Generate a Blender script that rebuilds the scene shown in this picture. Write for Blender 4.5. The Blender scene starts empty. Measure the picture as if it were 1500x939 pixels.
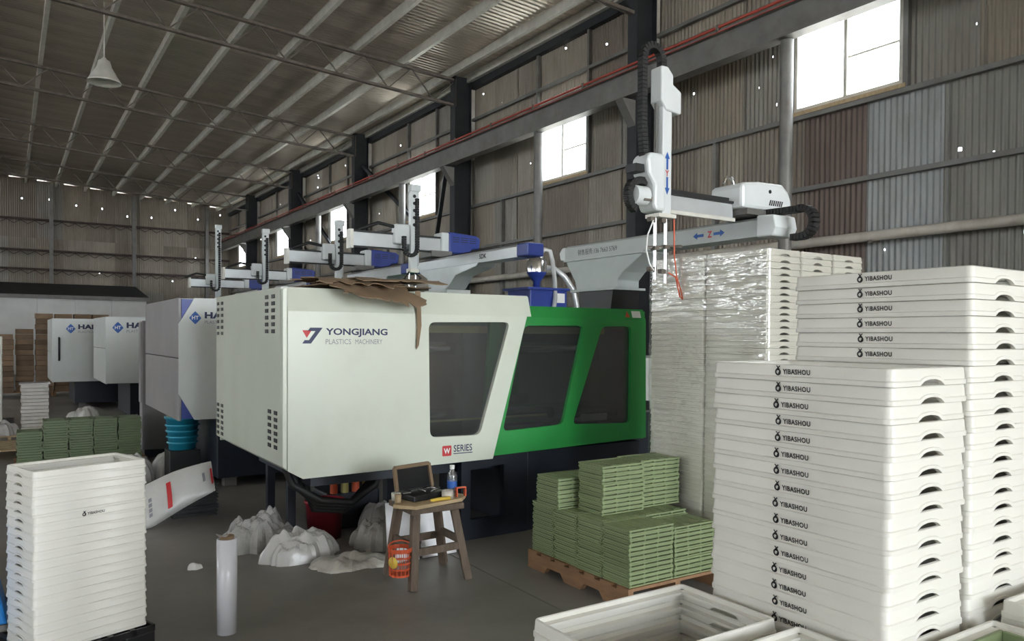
import bpy, bmesh, math, random
from mathutils import Vector, Matrix, noise
random.seed(7)
SC = bpy.context.scene
COL = SC.collection
R = math.radians

# ------------------------------------------------------------------ camera
yaw, pit, rol = R(33.22), R(0.91), R(0.38)
_f = Vector((math.sin(yaw) * math.cos(pit), math.cos(yaw) * math.cos(pit), -math.sin(pit)))
_r = Vector((math.cos(yaw), -math.sin(yaw), 0))
_u = _r.cross(_f)
_r2 = _r * math.cos(rol) + _u * math.sin(rol)
_u2 = _r2.cross(_f)
cd = bpy.data.cameras.new('camera')
cam = bpy.data.objects.new('camera', cd)
COL.objects.link(cam)
m3 = Matrix((_r2, _u2, -_f)).transposed()
cam.matrix_world = Matrix.Translation((0, 0, 1.55)) @ m3.to_4x4()
cd.sensor_width = 36
cd.lens = 36 * 1130 / 1500
cd.shift_y = (510 - 469.5) / 1500
cd.clip_end = 300
SC.camera = cam

# ------------------------------------------------------------------ world, daylight openings, exposure
SC.view_settings.view_transform = 'Standard'
SC.view_settings.look = 'None'
SC.view_settings.gamma = 1
SC.view_settings.use_curve_mapping = False
SC.view_settings.exposure = 2.75
W = bpy.data.worlds.new('overcast_sky')
SC.world = W
W.use_nodes = True
bg = W.node_tree.nodes['Background']
bg.inputs[0].default_value = (0.88, 0.95, 1.0, 1)
bg.inputs[1].default_value = 2.6


sun = bpy.data.lights.new('sun', 'SUN')
sun.energy = 9.0
sun.angle = R(.6)
sun.color = (1, .95, .86)
suno = bpy.data.objects.new('sun', sun)
suno.rotation_euler = Vector((-.45, -.62, .64)).to_track_quat('Z', 'Y').to_euler()
COL.objects.link(suno)


def portal(name, loc, rot, sx, sy):
    l = bpy.data.lights.new(name, 'AREA')
    l.shape = 'RECTANGLE'
    l.size, l.size_y = sx, sy
    l.cycles.is_portal = True
    o = bpy.data.objects.new(name, l)
    o.location, o.rotation_euler = loc, rot
    COL.objects.link(o)


# building: X across (right wall at 9), Y along (end wall at 38.5), Z up
XW, YE, YF, XL = 9.05, 38.6, -15.0, -20.0
DOOR_F = (-0.3, 8.7, 6.6)      # x0, x1, height of the open gate in the front wall
DOOR_L = (-13.0, -9.0, 4.2)     # y0, y1, height of the open bay in the left wall
portal('gate_daylight', ((DOOR_F[0] + DOOR_F[1]) / 2, YF, DOOR_F[2] / 2), (R(90), 0, 0), DOOR_F[1] - DOOR_F[0], DOOR_F[2])
portal('side_daylight', (XL, (DOOR_L[0] + DOOR_L[1]) / 2, DOOR_L[2] / 2), (R(90), 0, R(-90)), DOOR_L[1] - DOOR_L[0], DOOR_L[2])
BAYS = [3.44 + 6.02 * k for k in range(6)]
WIN = [(b + 1.79, b + 3.32) for b in BAYS]
WZ = (4.6, 6.25)
for (a, b) in WIN:
    portal('window_daylight', (XW + .05, (a + b) / 2, (WZ[0] + WZ[1]) / 2), (R(90), 0, R(90)), b - a, WZ[1] - WZ[0])


# ------------------------------------------------------------------ materials
def mat(name, col, rough=.5, metal=0., var=0., vscale=6., bump=0., bscale=40., dirt=None, dscale=3., damt=.5,
        trans=0., alpha=1., objcol=False, coat=0., stretch=None):
    m = bpy.data.materials.new(name)
    m.use_nodes = True
    nt = m.node_tree
    b = nt.nodes['Principled BSDF']
    b.inputs['Roughness'].default_value = rough
    b.inputs['Metallic'].default_value = metal
    b.inputs['Coat Weight'].default_value = coat
    if trans:
        b.inputs['Transmission Weight'].default_value = trans
    b.inputs['Alpha'].default_value = alpha
    tc = nt.nodes.new('ShaderNodeTexCoord')
    mp = nt.nodes.new('ShaderNodeMapping')
    if stretch:
        mp.inputs['Scale'].default_value = stretch
    nt.links.new(tc.outputs['Object'], mp.inputs['Vector'])
    src = None
    if objcol:
        oi = nt.nodes.new('ShaderNodeObjectInfo')
        mx = nt.nodes.new('ShaderNodeMix'); mx.data_type = 'RGBA'; mx.blend_type = 'MULTIPLY'
        mx.inputs[0].default_value = 1
        mx.inputs[6].default_value = (*col, 1)
        nt.links.new(oi.outputs['Color'], mx.inputs[7])
        src = mx.outputs[2]
    if var or dirt:
        n = nt.nodes.new('ShaderNodeTexNoise')
        n.inputs['Scale'].default_value = vscale
        n.inputs['Detail'].default_value = 6
        nt.links.new(mp.outputs[0], n.inputs['Vector'])
        if objcol:
            n.noise_dimensions = '4D'
            nt.links.new(oi.outputs['Random'], n.inputs['W'])
        hs = nt.nodes.new('ShaderNodeHueSaturation')
        mr = nt.nodes.new('ShaderNodeMapRange')
        mr.inputs['From Min'].default_value = .25; mr.inputs['From Max'].default_value = .75
        mr.inputs['To Min'].default_value = 1 - var; mr.inputs['To Max'].default_value = 1 + var
        nt.links.new(n.outputs[0], mr.inputs[0])
        nt.links.new(mr.outputs[0], hs.inputs['Value'])
        if src:
            nt.links.new(src, hs.inputs['Color'])
        else:
            hs.inputs['Color'].default_value = (*col, 1)
        src = hs.outputs[0]
        if dirt:
            n2 = nt.nodes.new('ShaderNodeTexNoise')
            n2.inputs['Scale'].default_value = dscale
            n2.inputs['Detail'].default_value = 8
            n2.inputs['Roughness'].default_value = .65
            nt.links.new(mp.outputs[0], n2.inputs['Vector'])
            if objcol:
                n2.noise_dimensions = '4D'
                nt.links.new(oi.outputs['Random'], n2.inputs['W'])
            cr = nt.nodes.new('ShaderNodeMapRange')
            cr.inputs['From Min'].default_value = .5; cr.inputs['From Max'].default_value = .72
            cr.inputs['To Min'].default_value = 0; cr.inputs['To Max'].default_value = damt
            nt.links.new(n2.outputs[0], cr.inputs[0])
            mx2 = nt.nodes.new('ShaderNodeMix'); mx2.data_type = 'RGBA'
            nt.links.new(cr.outputs[0], mx2.inputs[0])
            nt.links.new(src, mx2.inputs[6])
            mx2.inputs[7].default_value = (*dirt, 1)
            src = mx2.outputs[2]
    if src:
        nt.links.new(src, b.inputs['Base Color'])
    else:
        b.inputs['Base Color'].default_value = (*col, 1)
    if bump:
        nb = nt.nodes.new('ShaderNodeTexNoise')
        nb.inputs['Scale'].default_value = bscale
        nb.inputs['Detail'].default_value = 4
        nt.links.new(mp.outputs[0], nb.inputs['Vector'])
        bp = nt.nodes.new('ShaderNodeBump')
        bp.inputs['Strength'].default_value = bump
        bp.inputs['Distance'].default_value = .02
        nt.links.new(nb.outputs[0], bp.inputs['Height'])
        nt.links.new(bp.outputs[0], b.inputs['Normal'])
    return m


def film_mat(name, tint, gloss, rough, haze, bscale=25., bump=.6, stretch=None):
    """thin plastic film / tinted pane: see-through with a gloss coat and a little milky haze"""
    m = bpy.data.materials.new(name)
    m.use_nodes = True
    nt = m.node_tree
    nt.nodes.remove(nt.nodes['Principled BSDF'])
    out = nt.nodes['Material Output']
    t = nt.nodes.new('ShaderNodeBsdfTransparent'); t.inputs[0].default_value = (*tint, 1)
    d = nt.nodes.new('ShaderNodeBsdfDiffuse'); d.inputs[0].default_value = (.8, .8, .78, 1)
    g = nt.nodes.new('ShaderNodeBsdfGlossy'); g.inputs['Roughness'].default_value = rough
    m1 = nt.nodes.new('ShaderNodeMixShader'); m1.inputs[0].default_value = haze
    m2 = nt.nodes.new('ShaderNodeMixShader'); m2.inputs[0].default_value = gloss
    nt.links.new(t.outputs[0], m1.inputs[1]); nt.links.new(d.outputs[0], m1.inputs[2])
    nt.links.new(m1.outputs[0], m2.inputs[1]); nt.links.new(g.outputs[0], m2.inputs[2])
    nt.links.new(m2.outputs[0], out.inputs[0])
    if bump:
        tc = nt.nodes.new('ShaderNodeTexCoord')
        mp = nt.nodes.new('ShaderNodeMapping')
        if stretch:
            mp.inputs['Scale'].default_value = stretch
        n = nt.nodes.new('ShaderNodeTexNoise'); n.inputs['Scale'].default_value = bscale; n.inputs['Detail'].default_value = 3
        bp = nt.nodes.new('ShaderNodeBump'); bp.inputs['Strength'].default_value = bump; bp.inputs['Distance'].default_value = .03
        nt.links.new(tc.outputs['Object'], mp.inputs[0]); nt.links.new(mp.outputs[0], n.inputs['Vector'])
        nt.links.new(n.outputs[0], bp.inputs['Height']); nt.links.new(bp.outputs[0], g.inputs['Normal'])
    return m


M = dict(
    tray=mat('cream_white_plastic', (.69, .67, .61), .38, var=.02, vscale=3, bump=.03, bscale=300),
    print=mat('black_print', (.012, .012, .014), .5, var=.1),
    sheet=mat('galvanised_wall_sheet', (1, 1, 1), .5, .35, var=.16, vscale=2.5, dirt=(.10, .065, .045), dscale=1.6, damt=.45, objcol=True, stretch=(1, 1, .35)),
    roof=mat('galvanised_roof_sheet', (.53, .475, .40), .33, .5, var=.2, vscale=1.2, dirt=(.16, .12, .09), dscale=.7, damt=.5, stretch=(.25, 1, 1)),
    galv=mat('galvanised_steel', (.68, .66, .60), .4, .25, var=.15, vscale=5),
    dsteel=mat('dark_painted_steel', (.022, .024, .027), .55, .2, var=.25, vscale=4, bump=.05),
    gsteel=mat('grey_painted_steel', (.17, .165, .155), .5, .3, var=.2, vscale=3, dirt=(.12, .075, .05), dscale=4, damt=.4),
    rust=mat('rusty_angle_steel', (.15, .13, .11), .7, .3, var=.3, vscale=8, dirt=(.11, .07, .05), dscale=6, damt=.6),
    red=mat('red_conductor_rail', (.36, .055, .035), .5, var=.2),
    pipe=mat('dusty_pvc_pipe', (.50, .46, .40), .5, var=.12, vscale=5, dirt=(.3, .24, .18), dscale=4, damt=.5),
    concrete=mat('worn_concrete', (.215, .20, .18), .42, var=.25, vscale=.9, bump=.10, bscale=9, dirt=(.11, .10, .095), dscale=.8, damt=.7),
    yard=mat('yard_concrete', (.36, .35, .33), .8, var=.15),
    frame_w=mat('window_frame', (.55, .52, .46), .5, var=.1),
    pane=film_mat('window_pane', (.97, .98, .98), .05, .05, .0, bump=0),
    cream=mat('machine_cream_paint', (.58, .61, .52), .36, var=.035, vscale=1.5, dirt=(.46, .43, .33), dscale=1.3, damt=.35, coat=.1),
    mwhite=mat('machine_white_paint', (.56, .58, .56), .36, var=.03, vscale=2, dirt=(.46, .42, .33), dscale=1.8, damt=.35),
    mgrey=mat('machine_grey_panel', (.27, .255, .26), .4, var=.12, vscale=2, dirt=(.40, .37, .34), dscale=1.2, damt=.4),
    green=mat('machine_green_paint', (.022, .27, .055), .38, var=.05, vscale=2, coat=.15),
    navy=mat('dark_navy_paint', (.010, .014, .024), .45, var=.2),
    blue=mat('robot_blue', (.025, .05, .26), .38, var=.06),
    silver=mat('robot_silver', (.58, .60, .61), .33, .45, var=.06),
    rwhite=mat('robot_white', (.68, .71, .71), .35, var=.04, coat=.1),
    rgrey=mat('robot_grey_casting', (.46, .49, .48), .45, var=.06, bump=.03),
    black=mat('black_plastic', (.010, .010, .011), .42, var=.2),
    rubber=mat('black_rubber', (.012, .012, .012), .6, var=.2),
    chrome=mat('bright_steel', (.70, .70, .70), .18, .95, var=.05),
    brass=mat('yellow_steel', (.50, .45, .16), .35, .4, var=.12),
    tint=film_mat('smoked_safety_pane', (.55, .58, .60), .07, .12, .03, bscale=3, bump=.15),
    gcrate=mat('sage_green_plastic', (.195, .24, .12), .45, var=.05, vscale=8, objcol=True),
    wood=mat('weathered_wood', (.115, .082, .058), .7, var=.3, vscale=9, bump=.3, bscale=30, stretch=(4, 4, .6)),
    plank=mat('pale_plank', (.42, .31, .18), .65, var=.2, vscale=8, stretch=(.5, 4, 4)),
    pallet=mat('brown_pallet_wood', (.24, .13, .065), .65, var=.25, vscale=8, stretch=(4, .6, 4)),
    card=mat('brown_cardboard', (.22, .15, .09), .8, var=.15, vscale=6),
    cbox=mat('carton_brown', (.22, .145, .09), .8, var=.2, vscale=5, objcol=True),
    film=film_mat('stretch_film', (.95, .95, .93), .15, .06, .02, bscale=4, bump=.5, stretch=(1, 1, 4)),
    bagw=mat('milky_polythene', (.60, .59, .57), .22, var=.08, vscale=6, bump=.25, bscale=12, alpha=.93),
    bagc=mat('crumpled_clear_polythene', (.62, .61, .59), .12, var=.12, vscale=14, bump=.8, bscale=30, alpha=.62),
    cloth=mat('dirty_grey_cloth', (.34, .32, .285), .75, var=.25, vscale=7, bump=.4, bscale=20),
    bagflat=mat('dirty_white_sack', (.56, .54, .49), .45, var=.1, vscale=5, dirt=(.16, .13, .11), dscale=4, damt=.6, bump=.3, bscale=14),
    rbucket=mat('dark_red_plastic', (.26, .018, .03), .42, var=.12),
    orange=mat('orange_red_plastic', (.60, .10, .035), .42, var=.08),
    yellow=mat('yellow_plastic', (.65, .45, .06), .5, var=.1),
    foam=mat('white_foam_board', (.74, .74, .76), .7, var=.05, vscale=20, bump=.1),
    rollf=mat('wound_film', (.66, .66, .70), .2, var=.07, vscale=5, bump=.15, bscale=8, coat=.4, stretch=(1, 1, .4)),
    cyan=mat('turquoise_plastic', (.02, .28, .42), .4, var=.08),
    sky=mat('bright_blue_plastic', (.02, .22, .62), .4, var=.05),
    teal=mat('pale_teal_plastic', (.34, .50, .44), .35, var=.04),
    redp=mat('red_print', (.52, .03, .035), .5, var=.06),
    navyp=mat('navy_print', (.014, .02, .075), .5, var=.06),
    bluep=mat('blue_print', (.02, .10, .38), .5, var=.06),
    greyp=mat('grey_print', (.22, .22, .24), .5, var=.06),
    whitep=mat('white_print', (.78, .78, .76), .5, var=.03),
    paper=mat('white_paper', (.78, .77, .74), .8, var=.04),
    steelbr=mat('girt_dark_brown', (.055, .035, .03), .65, .2, var=.3),
    lowwall=mat('white_sheet_partition', (.47, .455, .43), .3, var=.12, vscale=1.5, bump=.2, bscale=3),
    hose=film_mat('clear_hose', (.8, .83, .86), .18, .15, .45, bump=.2),
    water=film_mat('clear_bottle', (.86, .90, .93), .16, .08, .10, bump=0),
)


# ------------------------------------------------------------------ helpers
class MB:
    def __init__(self):
        self.v, self.f, self.sm = [], [], []

    def add(self, vs, fs, smooth=False):
        k = len(self.v)
        self.v += [tuple(v) for v in vs]
        self.f += [tuple(i + k for i in f) for f in fs]
        self.sm += [smooth] * len(fs)
        return self

    def box(self, x0, x1, y0, y1, z0, z1):
        return self.add([(x, y, z) for z in (z0, z1) for y in (y0, y1) for x in (x0, x1)],
                        [(0, 2, 3, 1), (4, 5, 7, 6), (0, 1, 5, 4), (2, 6, 7, 3), (0, 4, 6, 2), (1, 3, 7, 5)])

    def bar(self, p, q, w, h=None, up=(0, 0, 1)):
        p, q = Vector(p), Vector(q); h = h or w
        d = (q - p).normalized(); up = Vector(up)
        if abs(d.dot(up)) > .98: up = Vector((1, 0, 0))
        s = d.cross(up).normalized(); t = s.cross(d)
        return self.add([c + s * a * w / 2 + t * b * h / 2 for c in (p, q) for (a, b) in ((-1, -1), (1, -1), (1, 1), (-1, 1))],
                        [(3, 2, 1, 0), (4, 5, 6, 7), (0, 1, 5, 4), (1, 2, 6, 5), (2, 3, 7, 6), (3, 0, 4, 7)])

    def tube(self, path, r, n=10, caps=True, rr=None):
        path = [Vector(p) for p in path]; L = len(path); vs = []
        s = None
        for i, p in enumerate(path):
            d = (path[min(i + 1, L - 1)] - path[max(i - 1, 0)]).normalized()
            if s is None:
                s = d.cross(Vector((0, 0, 1)))
                if s.length < .05: s = d.cross(Vector((1, 0, 0)))
            s = (s - d * s.dot(d)).normalized(); t = d.cross(s)
            q = rr[i] if rr else r
            vs += [p + (s * math.cos(2 * math.pi * k / n) + t * math.sin(2 * math.pi * k / n)) * q for k in range(n)]
        fs = [(i * n + k, i * n + (k + 1) % n, (i + 1) * n + (k + 1) % n, (i + 1) * n + k) for i in range(L - 1) for k in range(n)]
        self.add(vs, fs, True)
        if caps:
            self.add([vs[k] for k in range(n)], [tuple(range(n))[::-1]])
            self.add([vs[(L - 1) * n + k] for k in range(n)], [tuple(range(n))])
        return self

    def lathe(self, prof, c, n=20):
        vs = [(c[0] + r * math.cos(2 * math.pi * k / n), c[1] + r * math.sin(2 * math.pi * k / n), c[2] + z) for (r, z) in prof for k in range(n)]
        return self.add(vs, [(i * n + k, i * n + (k + 1) % n, (i + 1) * n + (k + 1) % n, (i + 1) * n + k) for i in range(len(prof) - 1) for k in range(n)], True)

    def prism(self, poly, axis, d0, d1):
        """poly: 2D points; axis 'x' -> (y,z), 'y' -> (x,z), 'z' -> (x,y)"""
        def P(a, b, d): return {'x': (d, a, b), 'y': (a, d, b), 'z': (a, b, d)}[axis]
        n = len(poly)
        vs = [P(a, b, d) for d in (d0, d1) for (a, b) in poly]
        return self.add(vs, [tuple(range(n)), tuple(range(n, 2 * n))[::-1]] + [(i, i + n, (i + 1) % n + n, (i + 1) % n) for i in range(n)])

    def build(self, name, m, parent=None, off=(0, 0, 0), bev=0., smooth=None):
        me = bpy.data.meshes.new(name)
        o3 = Vector(off)
        me.from_pydata([tuple(Vector(v) - o3) for v in self.v], [], self.f)
        bm = bmesh.new(); bm.from_mesh(me); bmesh.ops.recalc_face_normals(bm, faces=bm.faces); bm.to_mesh(me); bm.free()
        for p, s in zip(me.polygons, self.sm): p.use_smooth = s if smooth is None else smooth
        me.materials.append(m)
        return link(name, me, parent, bev)


def link(name, me, parent=None, bev=0.):
    o = bpy.data.objects.new(name, me)
    COL.objects.link(o)
    o.parent = parent
    if bev:
        b = o.modifiers.new('bevel', 'BEVEL'); b.width = bev; b.segments = 2; b.limit_method = 'ANGLE'; b.angle_limit = R(40)
    return o


def tag(o, label=None, cat=None, group=None, kind=None):
    if label: o['label'] = label
    if cat: o['category'] = cat
    if group: o['group'] = group
    if kind: o['kind'] = kind
    return o


def thing(name, loc, label, cat, group=None, rz=0., kind=None):
    o = bpy.data.objects.new(name, None)
    o.empty_display_size = .1
    COL.objects.link(o)
    o.location = loc; o.rotation_euler = (0, 0, rz)
    return tag(o, label, cat, group, kind)


def curve_mesh(splines, thick=0., fontdata=None):
    cu = fontdata or bpy.data.curves.new('tmp', 'CURVE')
    if not fontdata:
        cu.dimensions = '2D'; cu.fill_mode = 'BOTH' if thick else 'FRONT'; cu.extrude = thick / 2
        for pts in splines:
            s = cu.splines.new('POLY'); s.points.add(len(pts) - 1); s.use_cyclic_u = True
            for q, (a, b) in zip(s.points, pts): q.co = (a, b, 0, 1)
    ob = bpy.data.objects.new('tmp', cu)
    COL.objects.link(ob)
    me = bpy.data.meshes.new_from_object(ob.evaluated_get(bpy.context.evaluated_depsgraph_get()))
    bpy.data.objects.remove(ob); bpy.data.curves.remove(cu)
    return me


def plate(name, outer, holes, plane_y, thick, m, parent, off=(0, 0, 0), bev=0.):
    """flat plate in the XZ plane with cut-outs; front face at plane_y"""
    me = curve_mesh([outer] + holes, thick)
    for v in me.vertices:
        x, z, d = v.co
        v.co = Vector((x, plane_y + thick / 2 - d, z)) - Vector(off)
    me.name = name
    bm = bmesh.new(); bm.from_mesh(me); bmesh.ops.recalc_face_normals(bm, faces=bm.faces); bm.to_mesh(me); bm.free()
    me.materials.clear(); me.materials.append(m)
    return link(name, me, parent, bev)


def rpoly(pts, r, n=4):
    """round the corners of a polygon"""
    out = []; L = len(pts)
    for i in range(L):
        p, a, b = Vector(pts[i]), Vector(pts[i - 1]), Vector(pts[(i + 1) % L])
        da, db = (a - p).normalized(), (b - p).normalized()
        p0, p1 = p + da * r, p + db * r
        for k in range(n + 1):
            t = k / n
            out.append(tuple(p0 * (1 - t) ** 2 + p * 2 * t * (1 - t) + p1 * t * t))
    return out


def text_mesh(s, width=None, height=None, bold=0., spacing=1.):
    cu = bpy.data.curves.new('tmp', 'FONT'); cu.body = s; cu.size = 1; cu.offset = bold; cu.space_character = spacing
    cu.resolution_u = 3
    me = curve_mesh(None, fontdata=cu)
    xs = [v.co.x for v in me.vertices]; ys = [v.co.y for v in me.vertices]
    if not xs: return me
    w, h = max(xs) - min(xs), max(ys) - min(ys)
    k = width / w if width else height / h
    kh = height / h if height else k
    x0, y0 = min(xs), min(ys)
    for v in me.vertices: v.co = ((v.co.x - x0) * k, (v.co.y - y0) * kh, 0)
    return me


def poly_mesh(polys):
    me = bpy.data.meshes.new('p'); vs, fs = [], []
    for p in polys:
        fs.append(tuple(range(len(vs), len(vs) + len(p)))); vs += [(a, b, 0) for a, b in p]
    me.from_pydata(vs, [], fs)
    return me


def lay(me, name, m, parent, o, right, up, lift=.0015):
    """lay a flat print mesh (local xy) on a surface"""
    o, right, up = Vector(o), Vector(right).normalized(), Vector(up).normalized()
    nrm = right.cross(up)
    for v in me.vertices: v.co = o + right * v.co.x + up * v.co.y + nrm * lift
    me.name = name; me.materials.clear(); me.materials.append(m)
    return link(name, me, parent)


def ring(cx, cy, r0, r1, n=20, a0=0, a1=360):
    ps = []
    for k in range(n):
        t0, t1 = R(a0 + (a1 - a0) * k / n), R(a0 + (a1 - a0) * (k + 1) / n)
        ps.append([(cx + r1 * math.cos(t0), cy + r1 * math.sin(t0)), (cx + r1 * math.cos(t1), cy + r1 * math.sin(t1)),
                   (cx + r0 * math.cos(t1), cy + r0 * math.sin(t1)), (cx + r0 * math.cos(t0), cy + r0 * math.sin(t0))])
    return ps


def join_meshes(ms):
    bm = bmesh.new()
    for m in ms: bm.from_mesh(m)
    me = bpy.data.meshes.new('j'); bm.to_mesh(me); bm.free()
    return me


ORD = ['topmost', 'second', 'third', 'fourth', 'fifth', 'sixth', 'seventh', 'eighth', 'ninth', 'tenth', 'eleventh', 'twelfth', 'thirteenth',
       'fourteenth', 'fifteenth', 'sixteenth', 'seventeenth', 'eighteenth', 'nineteenth', 'twentieth']
TENS = {2: 'twenty', 3: 'thirty', 4: 'forty'}


def nth(i):
    if i < 20: return ORD[i]
    t, u = divmod(i + 1, 10)
    if u == 0: return {3: 'thirtieth', 4: 'fortieth', 5: 'fiftieth'}[t]
    return TENS[t] + '-' + ['', 'first', 'second', 'third', 'fourth', 'fifth', 'sixth', 'seventh', 'eighth', 'ninth'][u]


# ------------------------------------------------------------------ setting: floor
fl = MB().box(XL, XW + .3, YF, YE + .3, -.08, -.012).build('floor', M['concrete'])
tag(fl, 'grey worn concrete floor of the workshop', 'floor', kind='structure')
ys = [YF + .01] + [-15 + 6 * k for k in range(1, 9)] + [YE]
xs = [XL + .01, -15.4, -9.4, -3.4, 2.62, XW + .25]
for i in range(len(xs) - 1):
    for j in range(len(ys) - 1):
        MB().box(xs[i] + .004, xs[i + 1] - .004, ys[j] + .004, ys[j + 1] - .004, -.012, 0).build('floor_slab', M['concrete'], fl)
yd = MB().box(-70, 60, -70, 90, -.3, -.1).build('yard_ground', M['yard'])
tag(yd, 'pale concrete yard outside the workshop walls', 'ground', kind='structure')

# ------------------------------------------------------------------ setting: corrugated walls
_sheet = {}


def sheet_mesh(w, h, hole=None, pitch=.076, amp=.010):
    key = (round(w, 3), round(h, 3))
    if hole is None and key in _sheet: return _sheet[key]
    n = max(2, int(round(w / pitch * 6)))
    us = [w * k / n for k in range(n + 1)]
    dz = [amp * math.cos(2 * math.pi * u / pitch) for u in us]
    zs = [0, h]; skip = set()
    if hole:
        for (hu, hv, s) in sorted(hole, key=lambda q: q[1]):
            zs += [hv - s, hv + s]
        zs = sorted(zs)
        for (hu, hv, s) in hole:
            r = min(range(len(zs) - 1), key=lambda k: abs((zs[k] + zs[k + 1]) / 2 - hv))
            c = int(hu / w * n)
            for d in range(max(1, int(2 * s / (w / n)))): skip.add((r, min(n - 1, c + d)))
    vs = [(u, d, z) for z in zs for u, d in zip(us, dz)]
    fs = [(r * (n + 1) + k, r * (n + 1) + k + 1, (r + 1) * (n + 1) + k + 1, (r + 1) * (n + 1) + k)
          for r in range(len(zs) - 1) for k in range(n) if (r, k) not in skip]
    me = bpy.data.meshes.new('wall_sheet'); me.from_pydata(vs, [], fs)
    for p in me.polygons: p.use_smooth = True
    me.materials.append(M['sheet'])
    if hole is None: _sheet[key] = me
    return me


def put_sheet(parent, w, h, loc, rz, col, hole=None):
    o = link('wall_sheet', sheet_mesh(w, h, hole), parent)
    o.location = loc; o.rotation_euler = (0, 0, rz); o.color = (*col, 1)
    return o


PAL = [(c[0] * 1.10, c[1] * 1.04, c[2] * .95) for c in [(.235, .215, .19), (.20, .185, .165), (.26, .24, .21), (.215, .21, .20), (.18, .16, .14), (.25, .235, .215), (.225, .20, .17)]]
wr = thing('wall_right', (XW, 0, 0), 'patchwork corrugated metal right wall with high windows', 'wall', kind='structure')
rows = [(0, 2.3), (2.28, 4.57), (4.55, 6.3), (6.28, 7.58)]
rnd = random.Random(11)
for bi, b in enumerate(BAYS):
    std = [0, .88, 1.79, 3.32, 4.2, 5.1, 6.07]
    top = min(b + 6.02, YE) - b
    for ri, (z0, z1) in enumerate(rows):
        brk = [0, 1.26, 2.24, 3.13, 4.2, 5.1, 6.07] if bi == 0 and ri < 2 else std
        for k in range(6):
            a, c = brk[k], min(brk[k + 1], top)
            if c - a < .1: continue
            if ri == 2 and k == 2: continue
            col = rnd.choice(PAL)
            if bi == 0 and ri < 2: col = {1: (.30, .31, .305), 2: (.13, .095, .08)}.get(k, col)
            if bi == 0 and ri == 1 and k == 0: col = (.235, .225, .20)
            if ri == 3: col = tuple(q * 1.12 for q in col)
            hole = None
            if rnd.random() < (.55 if ri >= 2 else .22):
                hole = [(rnd.uniform(.1, c - a - .1), rnd.uniform(.25, z1 - z0 - .25), rnd.choice((.012, .016, .02))) for _ in range(rnd.choice((1, 1, 2, 3)))]
                hole = [hh for i, hh in enumerate(hole) if all(abs(hh[1] - g[1]) > .06 for g in hole[:i])]
            put_sheet(wr, c - a + (.06 if (ri != 2 or k != 1) else 0), z1 - z0, (.006 * (ri % 2) + .003 * (k % 2), b + a, z0), R(90), col, hole)
for (y0, y1) in ((YF, -9), (-9, -3), (-3, 3.44)):
    put_sheet(wr, y1 - y0, 7.58, (0, y0, 0), R(90), PAL[0])
# girts and pipe-like rails of the wall
for z in (1.3, 3.55, 4.52, 6.5):
    MB().box(-.09, -.025, YF, YE, z - .03, z + .03).build('girt', M['gsteel'], wr)
for b in BAYS:
    for yy, z0, z1 in ((b + 1.74, 4.5, 7.5), (b + 3.37, 4.5, 7.5), (b + 4.7, 2.3, 4.5)):
        if yy < YE: MB().box(-.085, -.02, yy - .03, yy + .03, z0, z1).build('stud', M['gsteel'], wr)

we = thing('wall_end', (0, YE, 0), 'far corrugated metal end wall with dark lattice girts', 'wall', kind='structure')
for k in range(14):
    x = XW - 1.0 * (k + 1)
    for ri, (z0, z1) in enumerate(((0, 3.4), (3.38, 5.6), (5.58, 7.555 + .064 * (8.2 - x)))):
        h = None
        if ri == 2: h = [(.5, rnd.uniform(1.2, 1.7), .03)]
        elif rnd.random() < .3: h = [(.4, rnd.uniform(.5, 1.8), .025)]
        put_sheet(we, 1.06, z1 - z0, (x - .02, .004 * (k % 2) + .008 * (ri % 2), z0), 0, tuple(q * .95 for q in rnd.choice(PAL)), h)
for (x0, x1) in ((XL, -14), (-14, -8), (-8, XW - 14)):
    put_sheet(we, x1 - x0, 7.6, (x0, 0, 0), 0, PAL[1])
for z in (6.35, 5.05, 4.25):
    MB().box(XL, XW - .1, -.12, -.03, z - .045, z + .045).build('girt', M['steelbr'], we)
    mb = MB(); x = -2.
    while x < XW - .6:
        mb.bar((x, -.08, z - .05), (x + .25, -.08, z - .2), .025); mb.bar((x + .25, -.08, z - .2), (x + .5, -.08, z - .05), .025); x += .5
    mb.build('girt_lattice', M['steelbr'], we)
for x in (1.6, 4.8, 7.9, -1.6):
    MB().box(x - .07, x + .07, -.3, -.12, 0, 7.4 + .064 * (8.6 - x)).build('wall_post', M['gsteel'], we)

wf = thing('wall_front', (0, YF, 0), 'corrugated front wall behind the viewer with a wide open gate', 'wall', kind='structure')
put_sheet(wf, DOOR_F[0] - XL, 8.0, (XL, 0, 0), 0, PAL[0])
put_sheet(wf, XW - DOOR_F[1], 8.0, (DOOR_F[1], 0, 0), 0, PAL[2])
put_sheet(wf, DOOR_F[1] - DOOR_F[0], 8.0 - DOOR_F[2], (DOOR_F[0], 0, DOOR_F[2]), 0, PAL[1])
wl = thing('wall_left', (XL, 0, 0), 'corrugated left wall with an open loading bay', 'wall', kind='structure')
put_sheet(wl, DOOR_L[0] - YF, 7.6, (0, YF, 0), R(90), PAL[0])
put_sheet(wl, DOOR_L[1] - DOOR_L[0], 7.6 - DOOR_L[2], (0, DOOR_L[0], DOOR_L[2]), R(90), PAL[1])
y = DOOR_L[1]
while y < YE:
    w = min(6.0, YE - y)
    put_sheet(wl, w + .05, 4.62, (0, y, 0), R(90), PAL[0])
    put_sheet(wl, w + .05, 1.4, (.006, y, 6.2), R(90), PAL[2])
    put_sheet(wl, w / 2 - 1.3, 1.6, (.003, y, 4.61), R(90), PAL[3])
    put_sheet(wl, w / 2 - 1.25, 1.6, (.003, y + w / 2 + 1.3, 4.61), R(90), PAL[5])
    y += 6.0


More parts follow.
